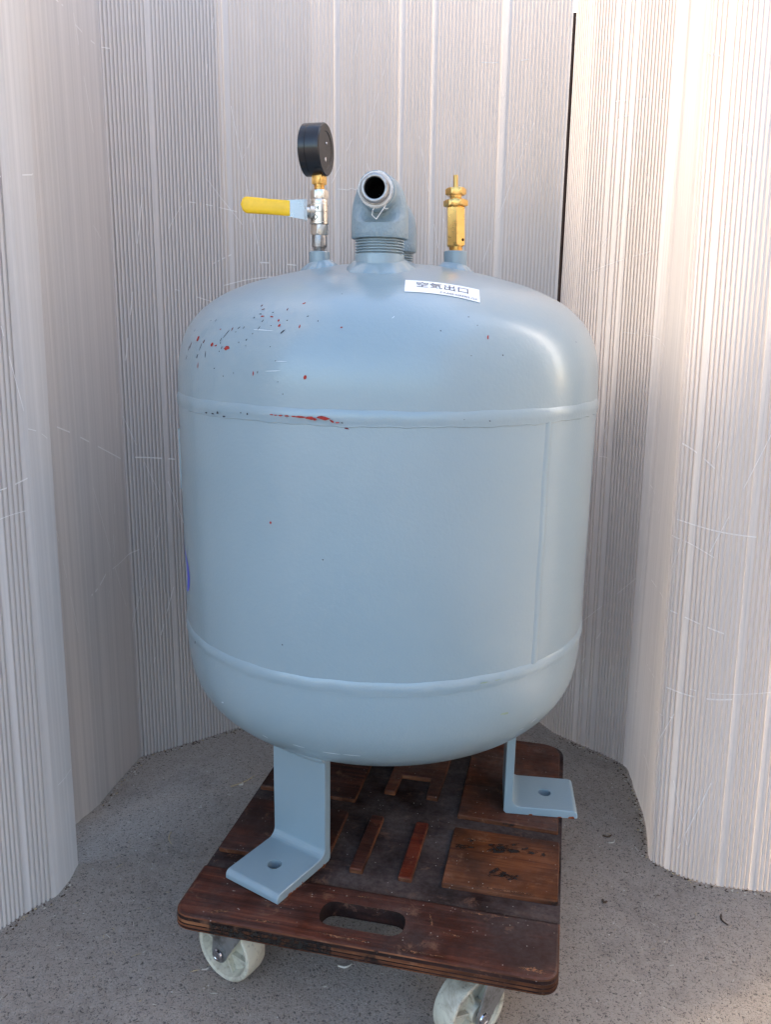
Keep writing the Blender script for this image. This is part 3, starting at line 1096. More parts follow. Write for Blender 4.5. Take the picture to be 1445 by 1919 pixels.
# --- legs
def leg(ang, pos):
    u = Vector((math.cos(ang), math.sin(ang), 0))
    w_ = Vector((-math.sin(ang), math.cos(ang), 0))
    W2, L, t = .0390, .0950, .0110
    r0 = .1656
    ztop = .165
    # profile in (a, z) from heel
    prof = [(0, .0035), (.0035, 0), (L - .0015, 0), (L, .0015)]
    for k in range(7):
        a = PI / 2 * k / 6
        prof.append((L - .0065 + .0065 * math.cos(a), t - .0065 + .0065 * math.sin(a)))
    for k in range(7):
        a = PI / 2 * k / 6
        prof.append((t + .010 - .010 * math.sin(a), t + .010 - .010 * math.cos(a)))
    prof += [(t, ztop), (0, ztop)]
    prof = prof[::1]
    v, f = [], []
    n = len(prof)
    ch = .0008
    lay = [(-W2, ch), (-W2 + ch, 0), (W2 - ch, 0), (W2, ch)]
    for s, ins in lay:
        pp = inset_poly(prof, ins) if ins else prof
        for a, z in pp:
            v.append(u * (r0 + a) + w_ * s + Vector((0, 0, z)))
    for j in range(3):
        for k in range(n):
            k2 = (k + 1) % n
            f.append((j * n + k, j * n + k2, (j + 1) * n + k2, (j + 1) * n + k))
    f.append(tuple(range(n)))
    f.append(tuple(3 * n + k for k in range(n)))
    o = obj("leg", v, f, PAINT, tank, 30)
    c = u * (r0 + t + .044) + Vector((0, 0, -.01))
    cc = obj("cutter", *lathe([(.0083, -.02), (.0083, .05)], 28, cap=True), PAINT)
    cc.matrix_world = Matrix.Translation(c + Vector((0, 0, .125)))
    cut(o, cc)
    kill(cc)
    # rust line under the foot edges
    mb = MB()
    rs = random.Random(pos)
    for (s0, s1, fixed) in ((.005, L - .004, W2), (.005, L - .004, -W2)):
        k = s0
        while k < s1:
            l = rs.uniform(.002, .010)
            if rs.random() < .6:
                h = rs.uniform(.0012, .0038)
                sg = 1 if fixed > 0 else -1
                q = [u * (r0 + k) + w_ * (fixed + sg * .00025) + Vector((0, 0, .0003)), u * (r0 + k + l) + w_ * (fixed + sg * .00025) + Vector((0, 0, .0003)),
                     u * (r0 + k + l * .8) + w_ * (fixed + sg * .0001) + Vector((0, 0, h)), u * (r0 + k + l * .2) + w_ * (fixed + sg * .0001) + Vector((0, 0, h * .8))]
                mb.add(q, [(0, 1, 2, 3)])
            k += l + rs.uniform(0, .004)
    mb.build("rust_edge", RUST, o)["kind"] = "stuff"
    # weld bead between plate and head
    mb = MB()
    pts = []
    for k in range(25):
        s = -W2 + 2 * W2 * k / 24
        P = u * (r0 + t) + w_ * s
        pts.append(Vector((P.x, P.y, head_bot(math.hypot(P.x, P.y)) - .125 - .0022 + .0007 * math.sin(k * 1.9))))
    v, f = tube(pts, .0046, 8)
    mb.add(v, f)
    for sg in (-1, 1):
        pts = []
        for k in range(8):
            P = u * (r0 + t * k / 7) + w_ * (sg * W2)
            pts.append(Vector((P.x, P.y, head_bot(math.hypot(P.x, P.y)) - .125 - .0005)))
        v, f = tube(pts, .0028, 8)
        mb.add(v, f)
    mb.build("weld_bead", PAINT, o, 60)
    return o
leg(rad(-123.8), 1)
leg(rad(-7.1), 2)
leg(rad(113.5), 3)

# --- name plate on the far left of the shell
v, f = [], []
for k in range(9):
    a = rad(-169.5 - 16 * k / 8)
    for rr in (R + .0004, R + .0024):
        for z in (.548, .620):
            v.append((rr * math.cos(a), rr * math.sin(a), z))
for k in range(8):
    a, b = k * 4, (k + 1) * 4
    for (x, y) in ((0, 1), (1, 3), (3, 2), (2, 0)):
        f.append((a + x, a + y, b + y, b + x))
f += [(0, 1, 3, 2), (32, 33, 35, 34)]
tobj("name_plate", v, f, PAINT)

# --- blue marker stroke low on the left of the shell
bl = [(-.2415, -.0645, .4870, .002), (-.2381, -.0761, .4836, .006), (-.2316, -.0940, .4758, .010), (-.2272, -.1040, .4662, .012), (-.2258, -.1070, .4543, .014), (-.2276, -.1035, .4431, .013), (-.2310, -.0957, .4352, .008), (-.234, -.088, .4335, .002)]
v, f = [], []
for x, y, z, w in bl:
    a = math.atan2(y, x)
    for s in (-1.4, 0):
        aa = a - w * s / R * 1.0
        v.append(((R + .0004) * math.cos(aa - 0), (R + .0004) * math.sin(aa), z))
v2 = []
for k, (x, y, z, w) in enumerate(bl):
    a = math.atan2(y, x)
    for s in (0, 1.0):
        aa = a - s * w / R
        v2.append(((R + .0004) * math.cos(aa), (R + .0004) * math.sin(aa), z))
f = [(2 * k, 2 * k + 1, 2 * k + 3, 2 * k + 2) for k in range(len(bl) - 1)]
tobj("marker_stroke", v2, f, BLUEINK)["label"] = "blue marker stroke on the shell"

# --- paint chips and scuffs
MARKS = [
(-0.1269,-0.1758,0.7603,0.678,0.407,0.611,0.0032,0.0012,'m'),(-0.1244,-0.1824,0.7568,0.917,-0.322,0.234,0.0037,0.0012,'m'),(-0.0831,-0.1972,0.7626,0.933,0.088,0.348,0.0036,0.0018,'r'),
(-0.0989,-0.1972,0.7569,0.244,0.694,0.678,0.0035,0.001,'m'),(-0.1136,-0.1928,0.7537,0.919,-0.362,0.158,0.0019,0.0008,'d'),(-0.1267,-0.1863,0.7522,0.832,-0.555,0.006,0.004,0.001,'d'),
(-0.1239,-0.1905,0.7499,0.893,-0.423,0.152,0.0047,0.0016,'r'),(-0.1142,-0.1968,0.7497,0.84,-0.54,-0.057,0.0043,0.0014,'r'),(-0.1332,-0.1855,0.7487,0.588,0.334,0.737,0.0021,0.0014,'d'),
(-0.1067,-0.2039,0.7464,0.5,0.408,0.764,0.0031,0.0019,'r'),(-0.0981,-0.2081,0.7465,0.909,-0.416,0.012,0.0019,0.001,'d'),(-0.0776,-0.213,0.7506,0.967,-0.186,0.176,0.002,0.001,'d'),
(-0.0677,-0.2202,0.7462,0.095,0.608,0.788,0.0018,0.0008,'d'),(-0.1234,-0.1949,0.7457,0.603,0.288,0.744,0.003,0.0008,'d'),(-0.1057,-0.2084,0.7415,0.615,0.246,0.749,0.003,0.0019,'r'),
(-0.0853,-0.2179,0.741,0.267,0.483,0.834,0.0039,0.0015,'r'),(-0.1141,-0.204,0.7414,0.878,-0.478,0.015,0.0016,0.0006,'d'),(-0.0448,-0.2297,0.7409,0.964,-0.01,0.267,0.0025,0.0013,'r'),
(-0.1019,-0.214,0.7359,0.745,0.054,0.665,0.0071,0.001,'d'),(-0.1268,-0.1983,0.7387,0.551,0.228,0.803,0.0043,0.0008,'d'),(-0.1707,-0.1638,0.7367,0.487,0.194,0.852,0.0021,0.0014,'r'),
(-0.1788,-0.1459,0.7455,0.526,0.305,0.794,0.0036,0.0008,'d'),(-0.1857,-0.1374,0.7453,0.749,-0.558,0.358,0.002,0.0009,'d'),(-0.2082,-0.1147,0.7346,0.392,0.261,0.882,0.0033,0.0009,'d'),
(-0.1564,-0.1769,0.7375,0.475,0.241,0.846,0.0041,0.0012,'m'),(-0.1624,-0.1746,0.7333,0.666,-0.106,0.739,0.0122,0.0008,'d'),(-0.169,-0.1723,0.7268,0.435,0.085,0.897,0.0041,0.0008,'d'),
(-0.149,-0.1824,0.7385,0.775,-0.155,0.613,0.0035,0.001,'d'),(-0.1433,-0.1865,0.7391,0.646,0.093,0.758,0.004,0.0008,'d'),(-0.1521,-0.1827,0.7347,0.489,0.184,0.853,0.0013,0.0008,'d'),
(-0.1329,-0.1978,0.7335,0.486,0.199,0.851,0.0015,0.0008,'d'),(-0.1393,-0.1967,0.7274,0.509,0.076,0.858,0.0023,0.001,'d'),(-0.1477,-0.1919,0.7247,0.131,0.343,0.93,0.0017,0.0008,'d'),
(-0.1396,-0.199,0.7221,0.143,0.295,0.945,0.0013,0.0006,'d'),(-0.1691,-0.1738,0.7237,0.127,0.348,0.929,0.0018,0.001,'d'),(-0.2005,-0.1343,0.7269,0.459,-0.035,0.888,0.0061,0.0043,'r'),
(-0.1912,-0.1489,0.7242,0.461,-0.058,0.886,0.0043,0.0019,'m'),(-0.2118,-0.1214,0.7187,0.402,-0.153,0.903,0.0082,0.0015,'m'),(-0.2145,-0.1183,0.7159,0.297,-0.005,0.955,0.0073,0.0011,'d'),
(-0.1954,-0.1463,0.7187,0.423,-0.112,0.899,0.009,0.0011,'d'),(-0.1797,-0.1639,0.7216,0.541,-0.182,0.821,0.0043,0.0037,'r'),(-0.1748,-0.1695,0.7208,0.731,-0.639,0.239,0.0038,0.0016,'r'),
(-0.1611,-0.1833,0.7189,0.773,-0.619,0.142,0.0087,0.0032,'r'),(-0.1673,-0.1776,0.7192,0.361,0.052,0.931,0.003,0.001,'d'),(-0.1702,-0.1763,0.7154,0.373,-0.019,0.928,0.0014,0.0008,'d'),
(-0.1881,-0.1585,0.7115,0.062,0.263,0.963,0.0063,0.0008,'d'),(-0.1997,-0.1445,0.7091,0.408,-0.26,0.875,0.0057,0.0011,'d'),(-0.2175,-0.1172,0.7063,0.344,-0.299,0.89,0.006,0.0009,'d'),
(-0.1983,-0.149,0.6995,0.108,0.074,0.991,0.0063,0.0015,'r'),(-0.1759,-0.1751,0.6985,0.711,-0.702,0.048,0.0018,0.0008,'d'),(-0.165,-0.1863,0.6917,0.752,-0.657,0.052,0.0019,0.0008,'d'),
(-0.1529,-0.196,0.6955,0.792,-0.609,0.047,0.0015,0.0008,'d'),(-0.1311,-0.211,0.6965,0.098,0.071,0.993,0.0042,0.0012,'r'),(-0.1264,-0.2137,0.6976,0.191,0.022,0.981,0.0023,0.0008,'d'),
(-0.0785,-0.2359,0.6947,0.265,0.015,0.964,0.0038,0.0026,'r'),(-0.1055,-0.2256,0.6896,0.907,-0.419,0.043,0.0011,0.0008,'d'),(-0.1005,-0.2285,0.6783,0.916,-0.399,0.047,0.0013,0.0009,'d'),
(-0.1137,-0.2149,0.7218,0.888,-0.458,0.026,0.0012,0.0006,'d'),(-0.1079,-0.2217,0.709,0.902,-0.43,0.033,0.0011,0.0008,'d'),(-0.1022,-0.2244,0.7087,0.913,-0.407,0.032,0.013,0.0004,'w'),
(-0.1226,-0.2021,0.7371,0.845,-0.534,-0.035,0.0256,0.0008,'w'),(-0.1107,-0.222,0.6995,0.897,-0.436,0.067,0.0173,0.0006,'w'),(-0.1106,-0.2242,0.6585,0.898,-0.441,-0.012,0.0035,0.001,'r'),
(-0.1064,-0.2262,0.6583,0.906,-0.424,-0.014,0.0034,0.001,'r'),(-0.1016,-0.2284,0.6583,0.914,-0.405,0.013,0.0045,0.0011,'r'),(-0.0951,-0.2312,0.6582,0.925,-0.379,0.01,0.0044,0.0013,'r'),
(-0.0888,-0.2337,0.6582,0.935,-0.354,0.007,0.0043,0.0011,'r'),(-0.0821,-0.2361,0.658,0.945,-0.327,-0.013,0.0105,0.0015,'r'),(-0.073,-0.2391,0.6575,0.957,-0.291,-0.018,0.012,0.0024,'r'),
(-0.06,-0.2427,0.6579,0.97,-0.238,-0.041,0.0107,0.0031,'r'),(-0.0519,-0.2445,0.6554,0.905,-0.192,-0.38,0.0042,0.0017,'r'),(-0.047,-0.2455,0.6543,0.981,-0.187,-0.048,0.0033,0.0013,'r'),
(-0.0427,-0.2463,0.6543,0.976,-0.168,-0.136,0.0019,0.0009,'d'),(-0.039,-0.2469,0.649,0.963,-0.151,-0.223,0.0042,0.0013,'m'),(-0.0681,-0.2405,0.6563,0.962,-0.271,0.046,0.0034,0.0015,'r'),
(-0.0465,-0.1945,0.7721,0.976,-0.218,0.008,0.0014,0.0008,'d'),(0.0031,-0.2265,0.7508,0.66,0.505,0.557,0.004,0.0006,'w'),(0.0747,-0.2124,0.7523,0.937,0.349,0.017,0.0021,0.0008,'d'),
(0.083,-0.2161,0.7447,0.929,0.37,0.014,0.0012,0.0008,'d'),(0.0474,-0.2302,0.7393,0.472,-0.392,-0.79,0.0019,0.0009,'d'),(0.0931,-0.2192,0.7338,0.103,0.521,0.847,0.0042,0.0014,'r'),
(0.1079,-0.2194,0.7175,0.897,0.442,-0.002,0.0016,0.0013,'d'),(0.0766,-0.2323,0.7171,0.949,0.315,0.003,0.0009,0.0008,'d'),(0.1947,-0.1406,0.7296,0.572,0.197,-0.796,0.0015,0.0009,'d'),
(0.0954,-0.2311,0.6565,0.923,0.383,-0.03,0.0018,0.0009,'d'),(0.0704,-0.2399,0.6585,0.959,0.283,-0.017,0.0009,0.0008,'d'),(-0.1152,-0.2219,0.5511,0.017,-0.009,1.0,0.0027,0.0018,'r'),
(-0.0618,-0.2422,0.5194,0.966,-0.245,0.087,0.0017,0.0012,'d'),(-0.1045,-0.2271,0.4241,0.894,-0.409,0.182,0.0019,0.0013,'d'),(-0.1844,-0.1688,0.6533,0.675,-0.733,0.088,0.0042,0.0013,'d'),
(-0.176,-0.1775,0.6533,0.712,-0.702,-0.014,0.0047,0.0013,'d'),(-0.17,-0.1833,0.6545,0.733,-0.675,0.083,0.0036,0.0013,'d'),(-0.1623,-0.1902,0.6522,0.76,-0.645,0.083,0.0042,0.0013,'d'),
(-0.143,-0.205,0.6578,0.508,-0.35,0.787,0.0018,0.0012,'d'),(-0.136,-0.2098,0.6573,0.211,-0.132,0.968,0.0022,0.0018,'d'),(-0.1699,-0.1834,0.6556,0.733,-0.675,0.082,0.0027,0.0013,'d'),
(-0.1286,-0.1955,0.3039,0.883,-0.303,-0.357,0.0083,0.0018,'w'),(-0.0897,-0.2167,0.3048,0.936,-0.346,-0.059,0.0159,0.0014,'w'),(-0.0549,-0.2268,0.3029,0.973,-0.233,-0.001,0.0233,0.0017,'w'),
(-0.0322,-0.2315,0.3034,0.991,-0.134,-0.003,0.0204,0.0013,'w'),(0.154,-0.1804,0.3093,0.759,0.651,-0.0,0.0099,0.0009,'w'),(0.1683,-0.1711,0.3151,0.765,0.522,0.377,0.0106,0.0011,'w'),
(0.1283,-0.212,0.3436,0.841,0.53,-0.109,0.0103,0.0027,'g'),(-0.2149,-0.1276,0.385,0.242,-0.415,0.877,0.0046,0.0015,'d'),(0.1625,-0.1899,0.4778,0.743,0.639,-0.199,0.0037,0.0013,'d'),
(-0.1803,-0.1656,0.3289,0.555,-0.743,0.374,0.006,0.0022,'w'),(0.0653,-0.2073,0.2848,0.653,0.66,-0.37,0.0058,0.0014,'w'),(0.1018,-0.2283,0.3874,0.912,0.409,0.024,0.0099,0.0013,'g'),
(0.1166,-0.2211,0.3873,0.884,0.468,0.021,0.0079,0.001,'g')]
groups = {'r': MB(), 'm': MB(), 'd': MB(), 'w': MB(), 'g': MB()}
rs = random.Random(33)
for x, y, z, dx, dy, dz_, L, W_, c in MARKS:
    q = Vector((x, y, z))
    nr = grad(q).normalized()
    dv = Vector((dx, dy, dz_))
    dv = (dv - nr * dv.dot(nr)).normalized()
    sv_ = nr.cross(dv)
    off = .0003
    if .650 < z < .667 or .378 < z < .395:
        off = .0032
    nn = 10 if L > .004 else 7
    if c != 'w':
        L, W_ = L * 1.2, W_ * 1.35
    ctr = onto(q, off)
    ring = []
    for k in range(nn):
        a = 2 * PI * k / nn
        j = rs.uniform(.62, 1.12) if c != 'w' else rs.uniform(.8, 1.1)
        p = q + dv * (L / 2 * math.cos(a) * j) + sv_ * (max(W_, .0007) / 2 * math.sin(a) * j)
        ring.append(onto(p, off))
    groups[c].add([ctr] + ring, [(0, 1 + k, 1 + (k + 1) % nn) for k in range(nn)])
for c, nm, mt in (('r', "paint_chips", REDOX), ('m', "paint_chips", CHIPM), ('d', "paint_chips", CHIPD), ('w', "scuff_marks", CHIPW), ('g', "green_smears", CHIPG)):
    gq = groups[c]
    o = tobj(nm, gq.v, gq.f, mt)
    o["kind"] = "stuff"

# --- white sticker with its lettering
TL, TR, BR, BL = (.0150, -.1655), (.0889, -.1645), (.0873, -.1906), (.0137, -.1942)
def stk(s, t, off):
    x = (1 - s) * ((1 - t) * BL[0] + t * TL[0]) + s * ((1 - t) * BR[0] + t * TR[0])
    y = (1 - s) * ((1 - t) * BL[1] + t * TL[1]) + s * ((1 - t) * BR[1] + t * TR[1])
    P = Vector((x, y, head_top(math.hypot(x, y))))
    return P + grad(P).normalized() * off
v, f = [], []
nu, nv = 28, 10
for k in range(nu + 1):
    for j in range(nv + 1):
        v.append(stk(k / nu, j / nv, .0005))
for k in range(nu):
    for j in range(nv):
        f.append((k * (nv + 1) + j, (k + 1) * (nv + 1) + j, (k + 1) * (nv + 1) + j + 1, k * (nv + 1) + j + 1))
st = tobj("sticker", v, f, WHITE, 'all')
st["label"] = "white sticker with four dark Japanese characters on the dome"
mb = MB()
def print_line(body, s0, s1, t0, t1):
    tv, tf = text_mesh(body, 1.0)
    x0, x1 = min(p[0] for p in tv), max(p[0] for p in tv)
    y0, y1 = min(p[1] for p in tv), max(p[1] for p in tv)
    mb.add([stk(s0 + (s1 - s0) * (x - x0) / (x1 - x0), t0 + (t1 - t0) * (y - y0) / (y1 - y0), .0009) for x, y in tv], tf)
print_line("\u7a7a\u6c17\u51fa\u53e3", .155, .845, .36, .83)
print_line("P-KA05-S2RM02-GX", .47, .97, .07, .19)
me_l = tobj("lettering", mb.v, mb.f, INK, parent=st)

# ------------------------------------------------------------------ the dolly
DA = rad(-12.6)
dolly = empty("wooden_dolly", (-.226, -.252, 0), DA)
tag(dolly, "worn dark red-brown plywood dolly with ivory casters under the tank", "dolly")
DW, DL = .410, .478
ZB0, ZB1, ZTOP = .1065, .1190, .1250
out = round_poly([(0, 0, .022), (DW, 0, .022), (DW, DL, .032), (0, DL, .032)], 8)
prof = [(ZB0, .0022), (ZB0 + .0012, .0004), (ZB0 + .0030, 0), (ZB0 + .0034, .0008), (ZB0 + .0042, .0008), (ZB0 + .0046, .0001), (ZB0 + .0074, .0002),
        (ZB0 + .0078, .0010), (ZB0 + .0086, .0010), (ZB0 + .0090, .0002), (ZB1, .0004)]
v, f = slab(out, prof)
nb = len(out)
idx = []
for j in range(len(prof) - 1):
    idx += [{2: 2, 3: 2, 4: 2, 6: 2, 7: 2, 8: 2, 0: 2}.get(j, 0)] * nb
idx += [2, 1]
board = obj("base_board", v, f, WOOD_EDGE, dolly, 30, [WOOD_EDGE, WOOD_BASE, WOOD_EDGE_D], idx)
def panel(corners, mat, name="raised_panel", z1=ZTOP, inset=.0012):
    o_ = round_poly(corners, 7)
    v, f = slab(o_, [(ZB1 - .0004, 0), (z1 - .0022, 0), (z1 - .0012, inset * .35), (z1, inset)])
    n = len(o_)
    idx = [2 if k < n else (0 if k < 2 * n else 1) for k in range(3 * n)] + [1, 1]
    return obj(name, v, f, mat, dolly, 30, [WOOD_EDGE, mat, WOOD_EDGE_D if corners[0][2] > .01 else WOOD_EDGE], idx)
band = panel([(.0006, .0006, .022), (DW - .0006, .0006, .022), (DW - .0006, .085, .002), (.0006, .085, .002)], WOOD_TOP, inset=.0030)
panel([(.003, .118, .003), (.137, .118, .003), (.137, .228, .003), (.003, .228, .003)], WOOD_TOP)
panel([(.276, .118, .003), (.407, .118, .003), (.407, .228, .003), (.276, .228, .003)], WOOD_ORANGE)
panel([(.003, .257, .003), (.138, .257, .003), (.138, .470, .012), (.006, .470, .028)], WOOD_TOP)
panel([(.276, .255, .003), (.405, .250, .003), (.404, .470, .030), (.276, .472, .006)], WOOD_BACK)
panel([(.167, .118, .002), (.183, .118, .002), (.1845, .228, .002), (.168, .228, .002)], WOOD_TOP, "raised_slat")
panel([(.2255, .117, .002), (.2415, .117, .002), (.2430, .228, .002), (.2270, .227, .002)], WOOD_RED, "raised_slat")
panel([(.171, .287, .002), (.1865, .287, .002), (.1875, .331, .001), (.2285, .331, .001), (.2295, .287, .002), (.2455, .287, .002), (.249, .440, .004), (.172, .440, .004)], WOOD_BACK)
# oil stains and scores on the tops, as irregular thin films
def film(name, mat, blobs, seed):
    rs = random.Random(seed)
    mb = MB()
    for (cu, cv, lu, lv, rot_) in blobs:
        n = 22
        pts = []
        ph1, ph2 = rs.uniform(0, 6.28), rs.uniform(0, 6.28)
        for k in range(n):
            a = 2 * PI * k / n
            j = 1 + .22 * math.sin(3 * a + ph1) + .18 * math.sin(5 * a + ph2) + rs.uniform(-.16, .16)
            x, y = lu / 2 * j * math.cos(a), lv / 2 * j * math.sin(a)
            pts.append((cu + x * math.cos(rot_) - y * math.sin(rot_), cv + x * math.sin(rot_) + y * math.cos(rot_), ZTOP + .00025))
        mb.add([(cu, cv, ZTOP + .00025)] + pts, [(0, 1 + k, 1 + (k + 1) % n) for k in range(n)])
    o = mb.build(name, mat, dolly)
    o["kind"] = "stuff"
film("oil_stains", STAIN, [(.338, .196, .036, .017, .0), (.350, .207, .020, .004, .5), (.366, .203, .010, .004, .6), (.375, .198, .013, .006, .3), (.388, .197, .008, .005, 1.2),
      (.292, .190, .022, .008, .1), (.337, .150, .020, .014, .2), (.352, .147, .018, .010, .0), (.301, .204, .006, .004, .8)], 4)
film("score_marks", SCUFF, [(.302, .207, .036, .0022, -.08), (.196, .074, .012, .003, .1), (.275, .055, .002, .022, .3), (.300, .040, .026, .002, -.1), (.330, .078, .060, .0016, .05),
      (.10, .012, .030, .003, .1), (.19, .009, .050, .003, .0), (.27, .007, .045, .0025, .0), (.345, .122, .060, .003, .0), (.05, .015, .02, .004, .3), (.385, .012, .025, .006, .0), (.310, .300, .001, .02, .2)], 6)
mbq = MB()
rs = random.Random(9)
for k in range(26):
    u0 = .045 + .135 * k / 26
    t0 = .003 + .004 * abs(math.sin(k * .7)) + rs.uniform(0, .002)
    mbq.add([(u0, -.0005, .1075 + t0 * .4), (u0 + .0053, -.0005, .1075 + t0 * .4), (u0 + .0053, -.0005, .1236 - t0 * .3), (u0, -.0005, .1236 - t0 * .3)], [(0, 1, 2, 3)])
oq = mbq.build("grime_film", STAIN, dolly)
oq["kind"] = "stuff"
# hand slot
slot = round_poly([(.156, .023, .0175), (.249, .023, .0175), (.249, .060, .0175), (.156, .060, .0175)], 10)
v, f = slab(slot, [(.08, 0), (.15, 0)])
cs = obj("cutter", v, f, WOOD_EDGE_D)
cs.matrix_world = Matrix.Translation((-.226, -.252, 0)) @ Matrix.Rotation(DA, 4, 'Z')
bpy.context.view_layer.update()
cut(board, cs)
cut(band, cs)
kill(cs)

# caster: fork with plate, wheel and bolt
def caster(u, v_, head):
    """head: local angle of the wheel axle's outer side"""
    n = Vector((math.cos(head), math.sin(head), 0))
    return n
def build_caster(wx, wy, swx, swy, ax, name="caster"):
    """world plan coordinates of wheel centre, swivel centre and axle direction (outer side)"""
    inv = (Matrix.Translation((-.226, -.252, 0)) @ Matrix.Rotation(DA, 4, 'Z')).inverted()
    Wc = inv @ Vector((wx, wy, .0400))
    Sc = inv @ Vector((swx, swy, .0))
    a3 = (Matrix.Rotation(-DA, 4, 'Z') @ Vector((ax[0], ax[1], 0))).normalized()
    mb = MB()
    # mounting plate and swivel race
    pl = round_poly([(-.031, -.036, .006), (.031, -.036, .006), (.031, .036, .006), (-.031, .036, .006)], 4)
    v, f = slab(pl, [(.1035, 0), (.1065, 0)])
    mb.add(v, f, Matrix.Translation((Sc.x, Sc.y, 0)))
    v, f = lathe([(.004, .1035), (.024, .1035), (.0265, .0990), (.0265, .0950), (.022, .0915), (.004, .0915)], 32)
    mb.add(v, f, Matrix.Translation((Sc.x, Sc.y, 0)))
    # fork: top bridge and two tapered cheeks
    tr = Vector((Wc.x - Sc.x, Wc.y - Sc.y, 0))
    fwd = Vector((-a3.y, a3.x, 0))
    if tr.dot(fwd) < 0:
        fwd = -fwd
    half = .0195
    c0 = Vector((Sc.x, Sc.y, 0))
    A = [c0 - fwd * .024 + a3 * -half, c0 + fwd * .026 + a3 * -half, c0 + fwd * .026 + a3 * half, c0 - fwd * .024 + a3 * half]
    v = [Vector((p.x, p.y, z)) for z in (.0890, .0918) for p in A]
    mb.add(v, [(0, 1, 2, 3), (4, 5, 6, 7), (0, 1, 5, 4), (1, 2, 6, 5), (2, 3, 7, 6), (3, 0, 4, 7)])
    axl = Vector((Wc.x, Wc.y, 0))
    o_ = axl - c0
    k0 = o_.dot(fwd)
    for s in (-1, 1):
        base = c0 + a3 * (s * half)
        outl = [(-.024, .0918), (.026, .0918)]
        pts = [(-.022, .0918), (.026, .0918)]
        pts = [(.027, .0918), (-.023, .0918)]
        ang = []
        for k in range(13):
            a = PI + PI * k / 12 + .15
            ang.append((k0 + .0105 * math.cos(a), .0400 + .0105 * math.sin(a)))
        pr = pts + ang
        v, f = [], []
        for q in (0, .0026):
            for x, z in pr:
                P = base + fwd * x + a3 * (s * q)
                v.append(Vector((P.x, P.y, z)))
        m = len(pr)
        for k in range(m):
            k2 = (k + 1) % m
            f.append((k, k2, m + k2, m + k))
        f.append(tuple(range(m)))
        f.append(tuple(m + k for k in range(m)))
        mb.add(v, f)
    cst = mb.build(name, STEEL_OLD, dolly, 30)
    Mw = axis_matrix(Wc, a3, (0, 0, 1))
    # wheel
    wb = MB()
    rw, hw = .0400, .0150
    half_prof = [(.0045, .0158), (.0100, .0158), (.0110, .0140), (.0118, .0055), (.0295, .0042), (.0322, .0110), (.0334, .0138), (.0364, .0150), (.0386, .0140), (.0397, .0105), (.0400, .0)]
    pr = [(r_, -z_) for r_, z_ in half_prof] + [(r_, z_) for r_, z_ in half_prof[::-1][1:]]
    v, f = lathe(pr, 56)
    wb.add(v, f, Mw)
    for k in range(6):
        for s in (-1, 1):
            M2 = Mw @ Matrix.Rotation(k * PI / 3 + .3, 4, 'Z')
            z0, z1 = (.003 * s, .0118 * s)
            y = .0013
            v = [(.0100, -y, z0), (.0318, -y, z0), (.0318, y, z0), (.0100, y, z0), (.0100, -y, z1), (.0318, -y, z1 * .84), (.0318, y, z1 * .84), (.0100, y, z1)]
            wb.add(v, [(0, 1, 2, 3), (4, 5, 6, 7), (0, 1, 5, 4), (1, 2, 6, 5), (2, 3, 7, 6), (3, 0, 4, 7)], M2)
    wb.build("wheel", NYLON, cst, 40)
    bb = MB()
    for s in (-1, 1):
        z = half + .0026
        v, f = lathe([(.0030, z - .002), (.0068, z), (.0074, z + .0012), (.0066, z + .0030), (.0040, z + .0036), (.0030, z + .0028), (.0004, z + .0026)], 24)
        bb.add([(x, y, zz * s) for x, y, zz in v], f, Mw)
    v, f = lathe([(.004, -half - .002), (.004, half + .002)], 16)
    bb.add(v, f, Mw)
    bb.build("axle_bolt", CHROME, cst, 40)
    return cst
nl = (-.54, -.84)
build_caster(-.1725, -.1955, -.1543, -.2065, nl)
nr_ = (.60, -.80)
build_caster(.0962, -.2790, .1240, -.2600, nr_)
build_caster(-.085, .170, -.070, .148, (-.8, -.6))
build_caster(.222, .085, .205, .062, (.9, -.43))

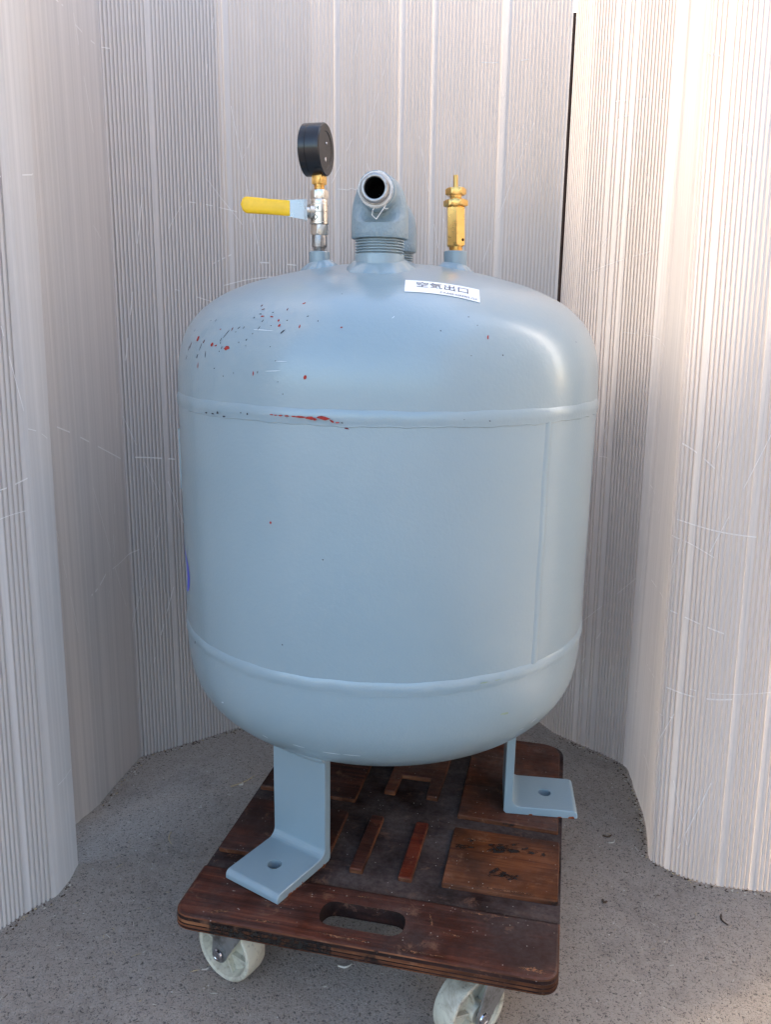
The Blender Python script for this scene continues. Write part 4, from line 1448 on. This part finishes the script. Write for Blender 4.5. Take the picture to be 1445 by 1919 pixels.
# ------------------------------------------------------------------ litter on the ground
def stalk(p0, p1, r, mat, label, name, cat, group=None, bend=.004, z=.0):
    a, b = Vector((p0[0], p0[1], r + z)), Vector((p1[0], p1[1], r * 1.2 + z))
    side_ = (b - a).cross(Vector((0, 0, 1))).normalized()
    c = (a + b) / 2
    root = a.copy()
    pts = [a.lerp(b, t) + side_ * (bend * math.sin(PI * t)) - root for t in (0, .2, .4, .6, .8, 1)]
    v, f = tube(pts, r, 6, [1, .95, 1.05, .9, .85, .5])
    o = obj(name, v, f, mat, None, 60)
    o.location = root
    tag(o, label, cat, group)
    return o
def UV(x, y, z=0.0):
    d_ = _F + _R * ((x - 722.5) / 1525.75) - _U * ((y - 959.5) / 1525.75)
    C_ = Vector((-0.00372, -1.00658, 0.74451))
    t = (z - C_.z) / d_.z
    return C_ + d_ * t
STALKS = [
((-0.2472, 0.1944), (-0.2133, 0.2293), 0.0011, 's', "long thin straw on the ground left of the tank's front leg", 'straw', 'straw'),
((-0.0486, -0.1852), (-0.0329, -0.1824), 0.0013, 'c', 'short pale straw on the ground in front of the dolly', 'straw', 'straw'),
((0.4454, -0.0905), (0.4476, -0.1088), 0.0011, 't', 'dark brown twig on the ground at the lower right', 'twig', 'twig'),
((0.3385, 0.0595), (0.3494, 0.0674), 0.001, 'c', 'short pale straw on the ground right of the dolly', 'straw', 'straw'),
((-0.3134, 0.0704), (-0.304, 0.04), 0.0008, 's', 'forked bit of dry straw on the ground in the left middle', 'straw', 'straw'),
((0.3342, 0.0761), (0.3482, 0.0778), 0.0013, 't', 'dark crumb of bark lying beside the short straw at the right', 'bark crumb', 'debris'),
((-0.2092, -0.1929), (-0.202, -0.1854), 0.0006, 'c', 'hair-thin pale stalk on the ground left of the front left caster', 'stalk', 'straw'),
((0.2974, -0.0652), (0.3023, -0.0682), 0.0016, 't', "small dark pebble on the ground right of the dolly's front corner", 'pebble', 'pebble'),
((-0.2341, 0.1995), (-0.23, 0.206), 0.0016, 'c', 'pale flake lying beside the long thin straw', 'flake', 'debris')]
for (a, b, r, mt, lab, nm, cat) in STALKS:
    stalk(a, b, r, {'s': STRAW, 't': TWIG, 'c': CHAFF}[mt], lab, nm, cat)
# fine chaff: uncountable specks of straw and grit
mb = MB()
rs = random.Random(77)
for k in range(900):
    x, y = rs.uniform(-.62, .62), rs.uniform(-.55, .45)
    L = rs.uniform(.001, .007) * (1 if rs.random() < .8 else 2.0)
    w = rs.uniform(.0004, .0010)
    a = rs.uniform(0, PI)
    c_, s_ = math.cos(a), math.sin(a)
    z = .0012
    M2 = Matrix.Translation((x, y, z)) @ Matrix.Rotation(a, 4, 'Z') @ Matrix.Rotation(rs.uniform(-.15, .15), 4, 'Y')
    v = [(-L / 2, -w / 2, 0), (L / 2, -w / 2, 0), (L / 2, w / 2, 0), (-L / 2, w / 2, 0), (0, 0, w * .8)]
    mb.add(v, [(0, 1, 4), (1, 2, 4), (2, 3, 4), (3, 0, 4), (0, 3, 2, 1)], M2, rs.choice((0, 0, 1, 2)))
BASES = [(-.473, -.136), (-.452, -.1), (-.429, -.072), (-.424, -.04), None, (-.444, .136), (-.422, .282), (-.368, .321), (-.275, .389), (-.13, .438), None,
         (.333, .38), (.417, .288), (.421, .204), (.413, .128), (.387, .026), (.44, -.027), (.532, -.044)]
for p_, q_ in zip(BASES, BASES[1:]):
    if p_ is None or q_ is None:
        continue
    L_ = math.hypot(q_[0] - p_[0], q_[1] - p_[1])
    for k in range(int(L_ * 420)):
        t = rs.random()
        nx, ny = (q_[1] - p_[1]) / L_, -(q_[0] - p_[0]) / L_
        d_ = .002 + abs(rs.gauss(0, .006))
        x, y = p_[0] + (q_[0] - p_[0]) * t + nx * d_, p_[1] + (q_[1] - p_[1]) * t + ny * d_
        w = rs.uniform(.0006, .0022)
        M2 = Matrix.Translation((x, y, w * .3)) @ Matrix.Rotation(rs.uniform(0, PI), 4, 'Z')
        v = [(-w, -w * .6, 0), (w, -w * .5, 0), (w * .8, w * .6, 0), (-w * .7, w * .7, 0), (0, 0, w * .9)]
        mb.add(v, [(0, 1, 4), (1, 2, 4), (2, 3, 4), (3, 0, 4), (0, 3, 2, 1)], M2, rs.choice((2, 2, 2, 1, 0)))
o = mb.build("chaff", None, None, False, [CHAFF, STRAW, TWIG])
o["kind"] = "stuff"
o["label"] = "fine pale chaff and grit scattered over the grey ground"
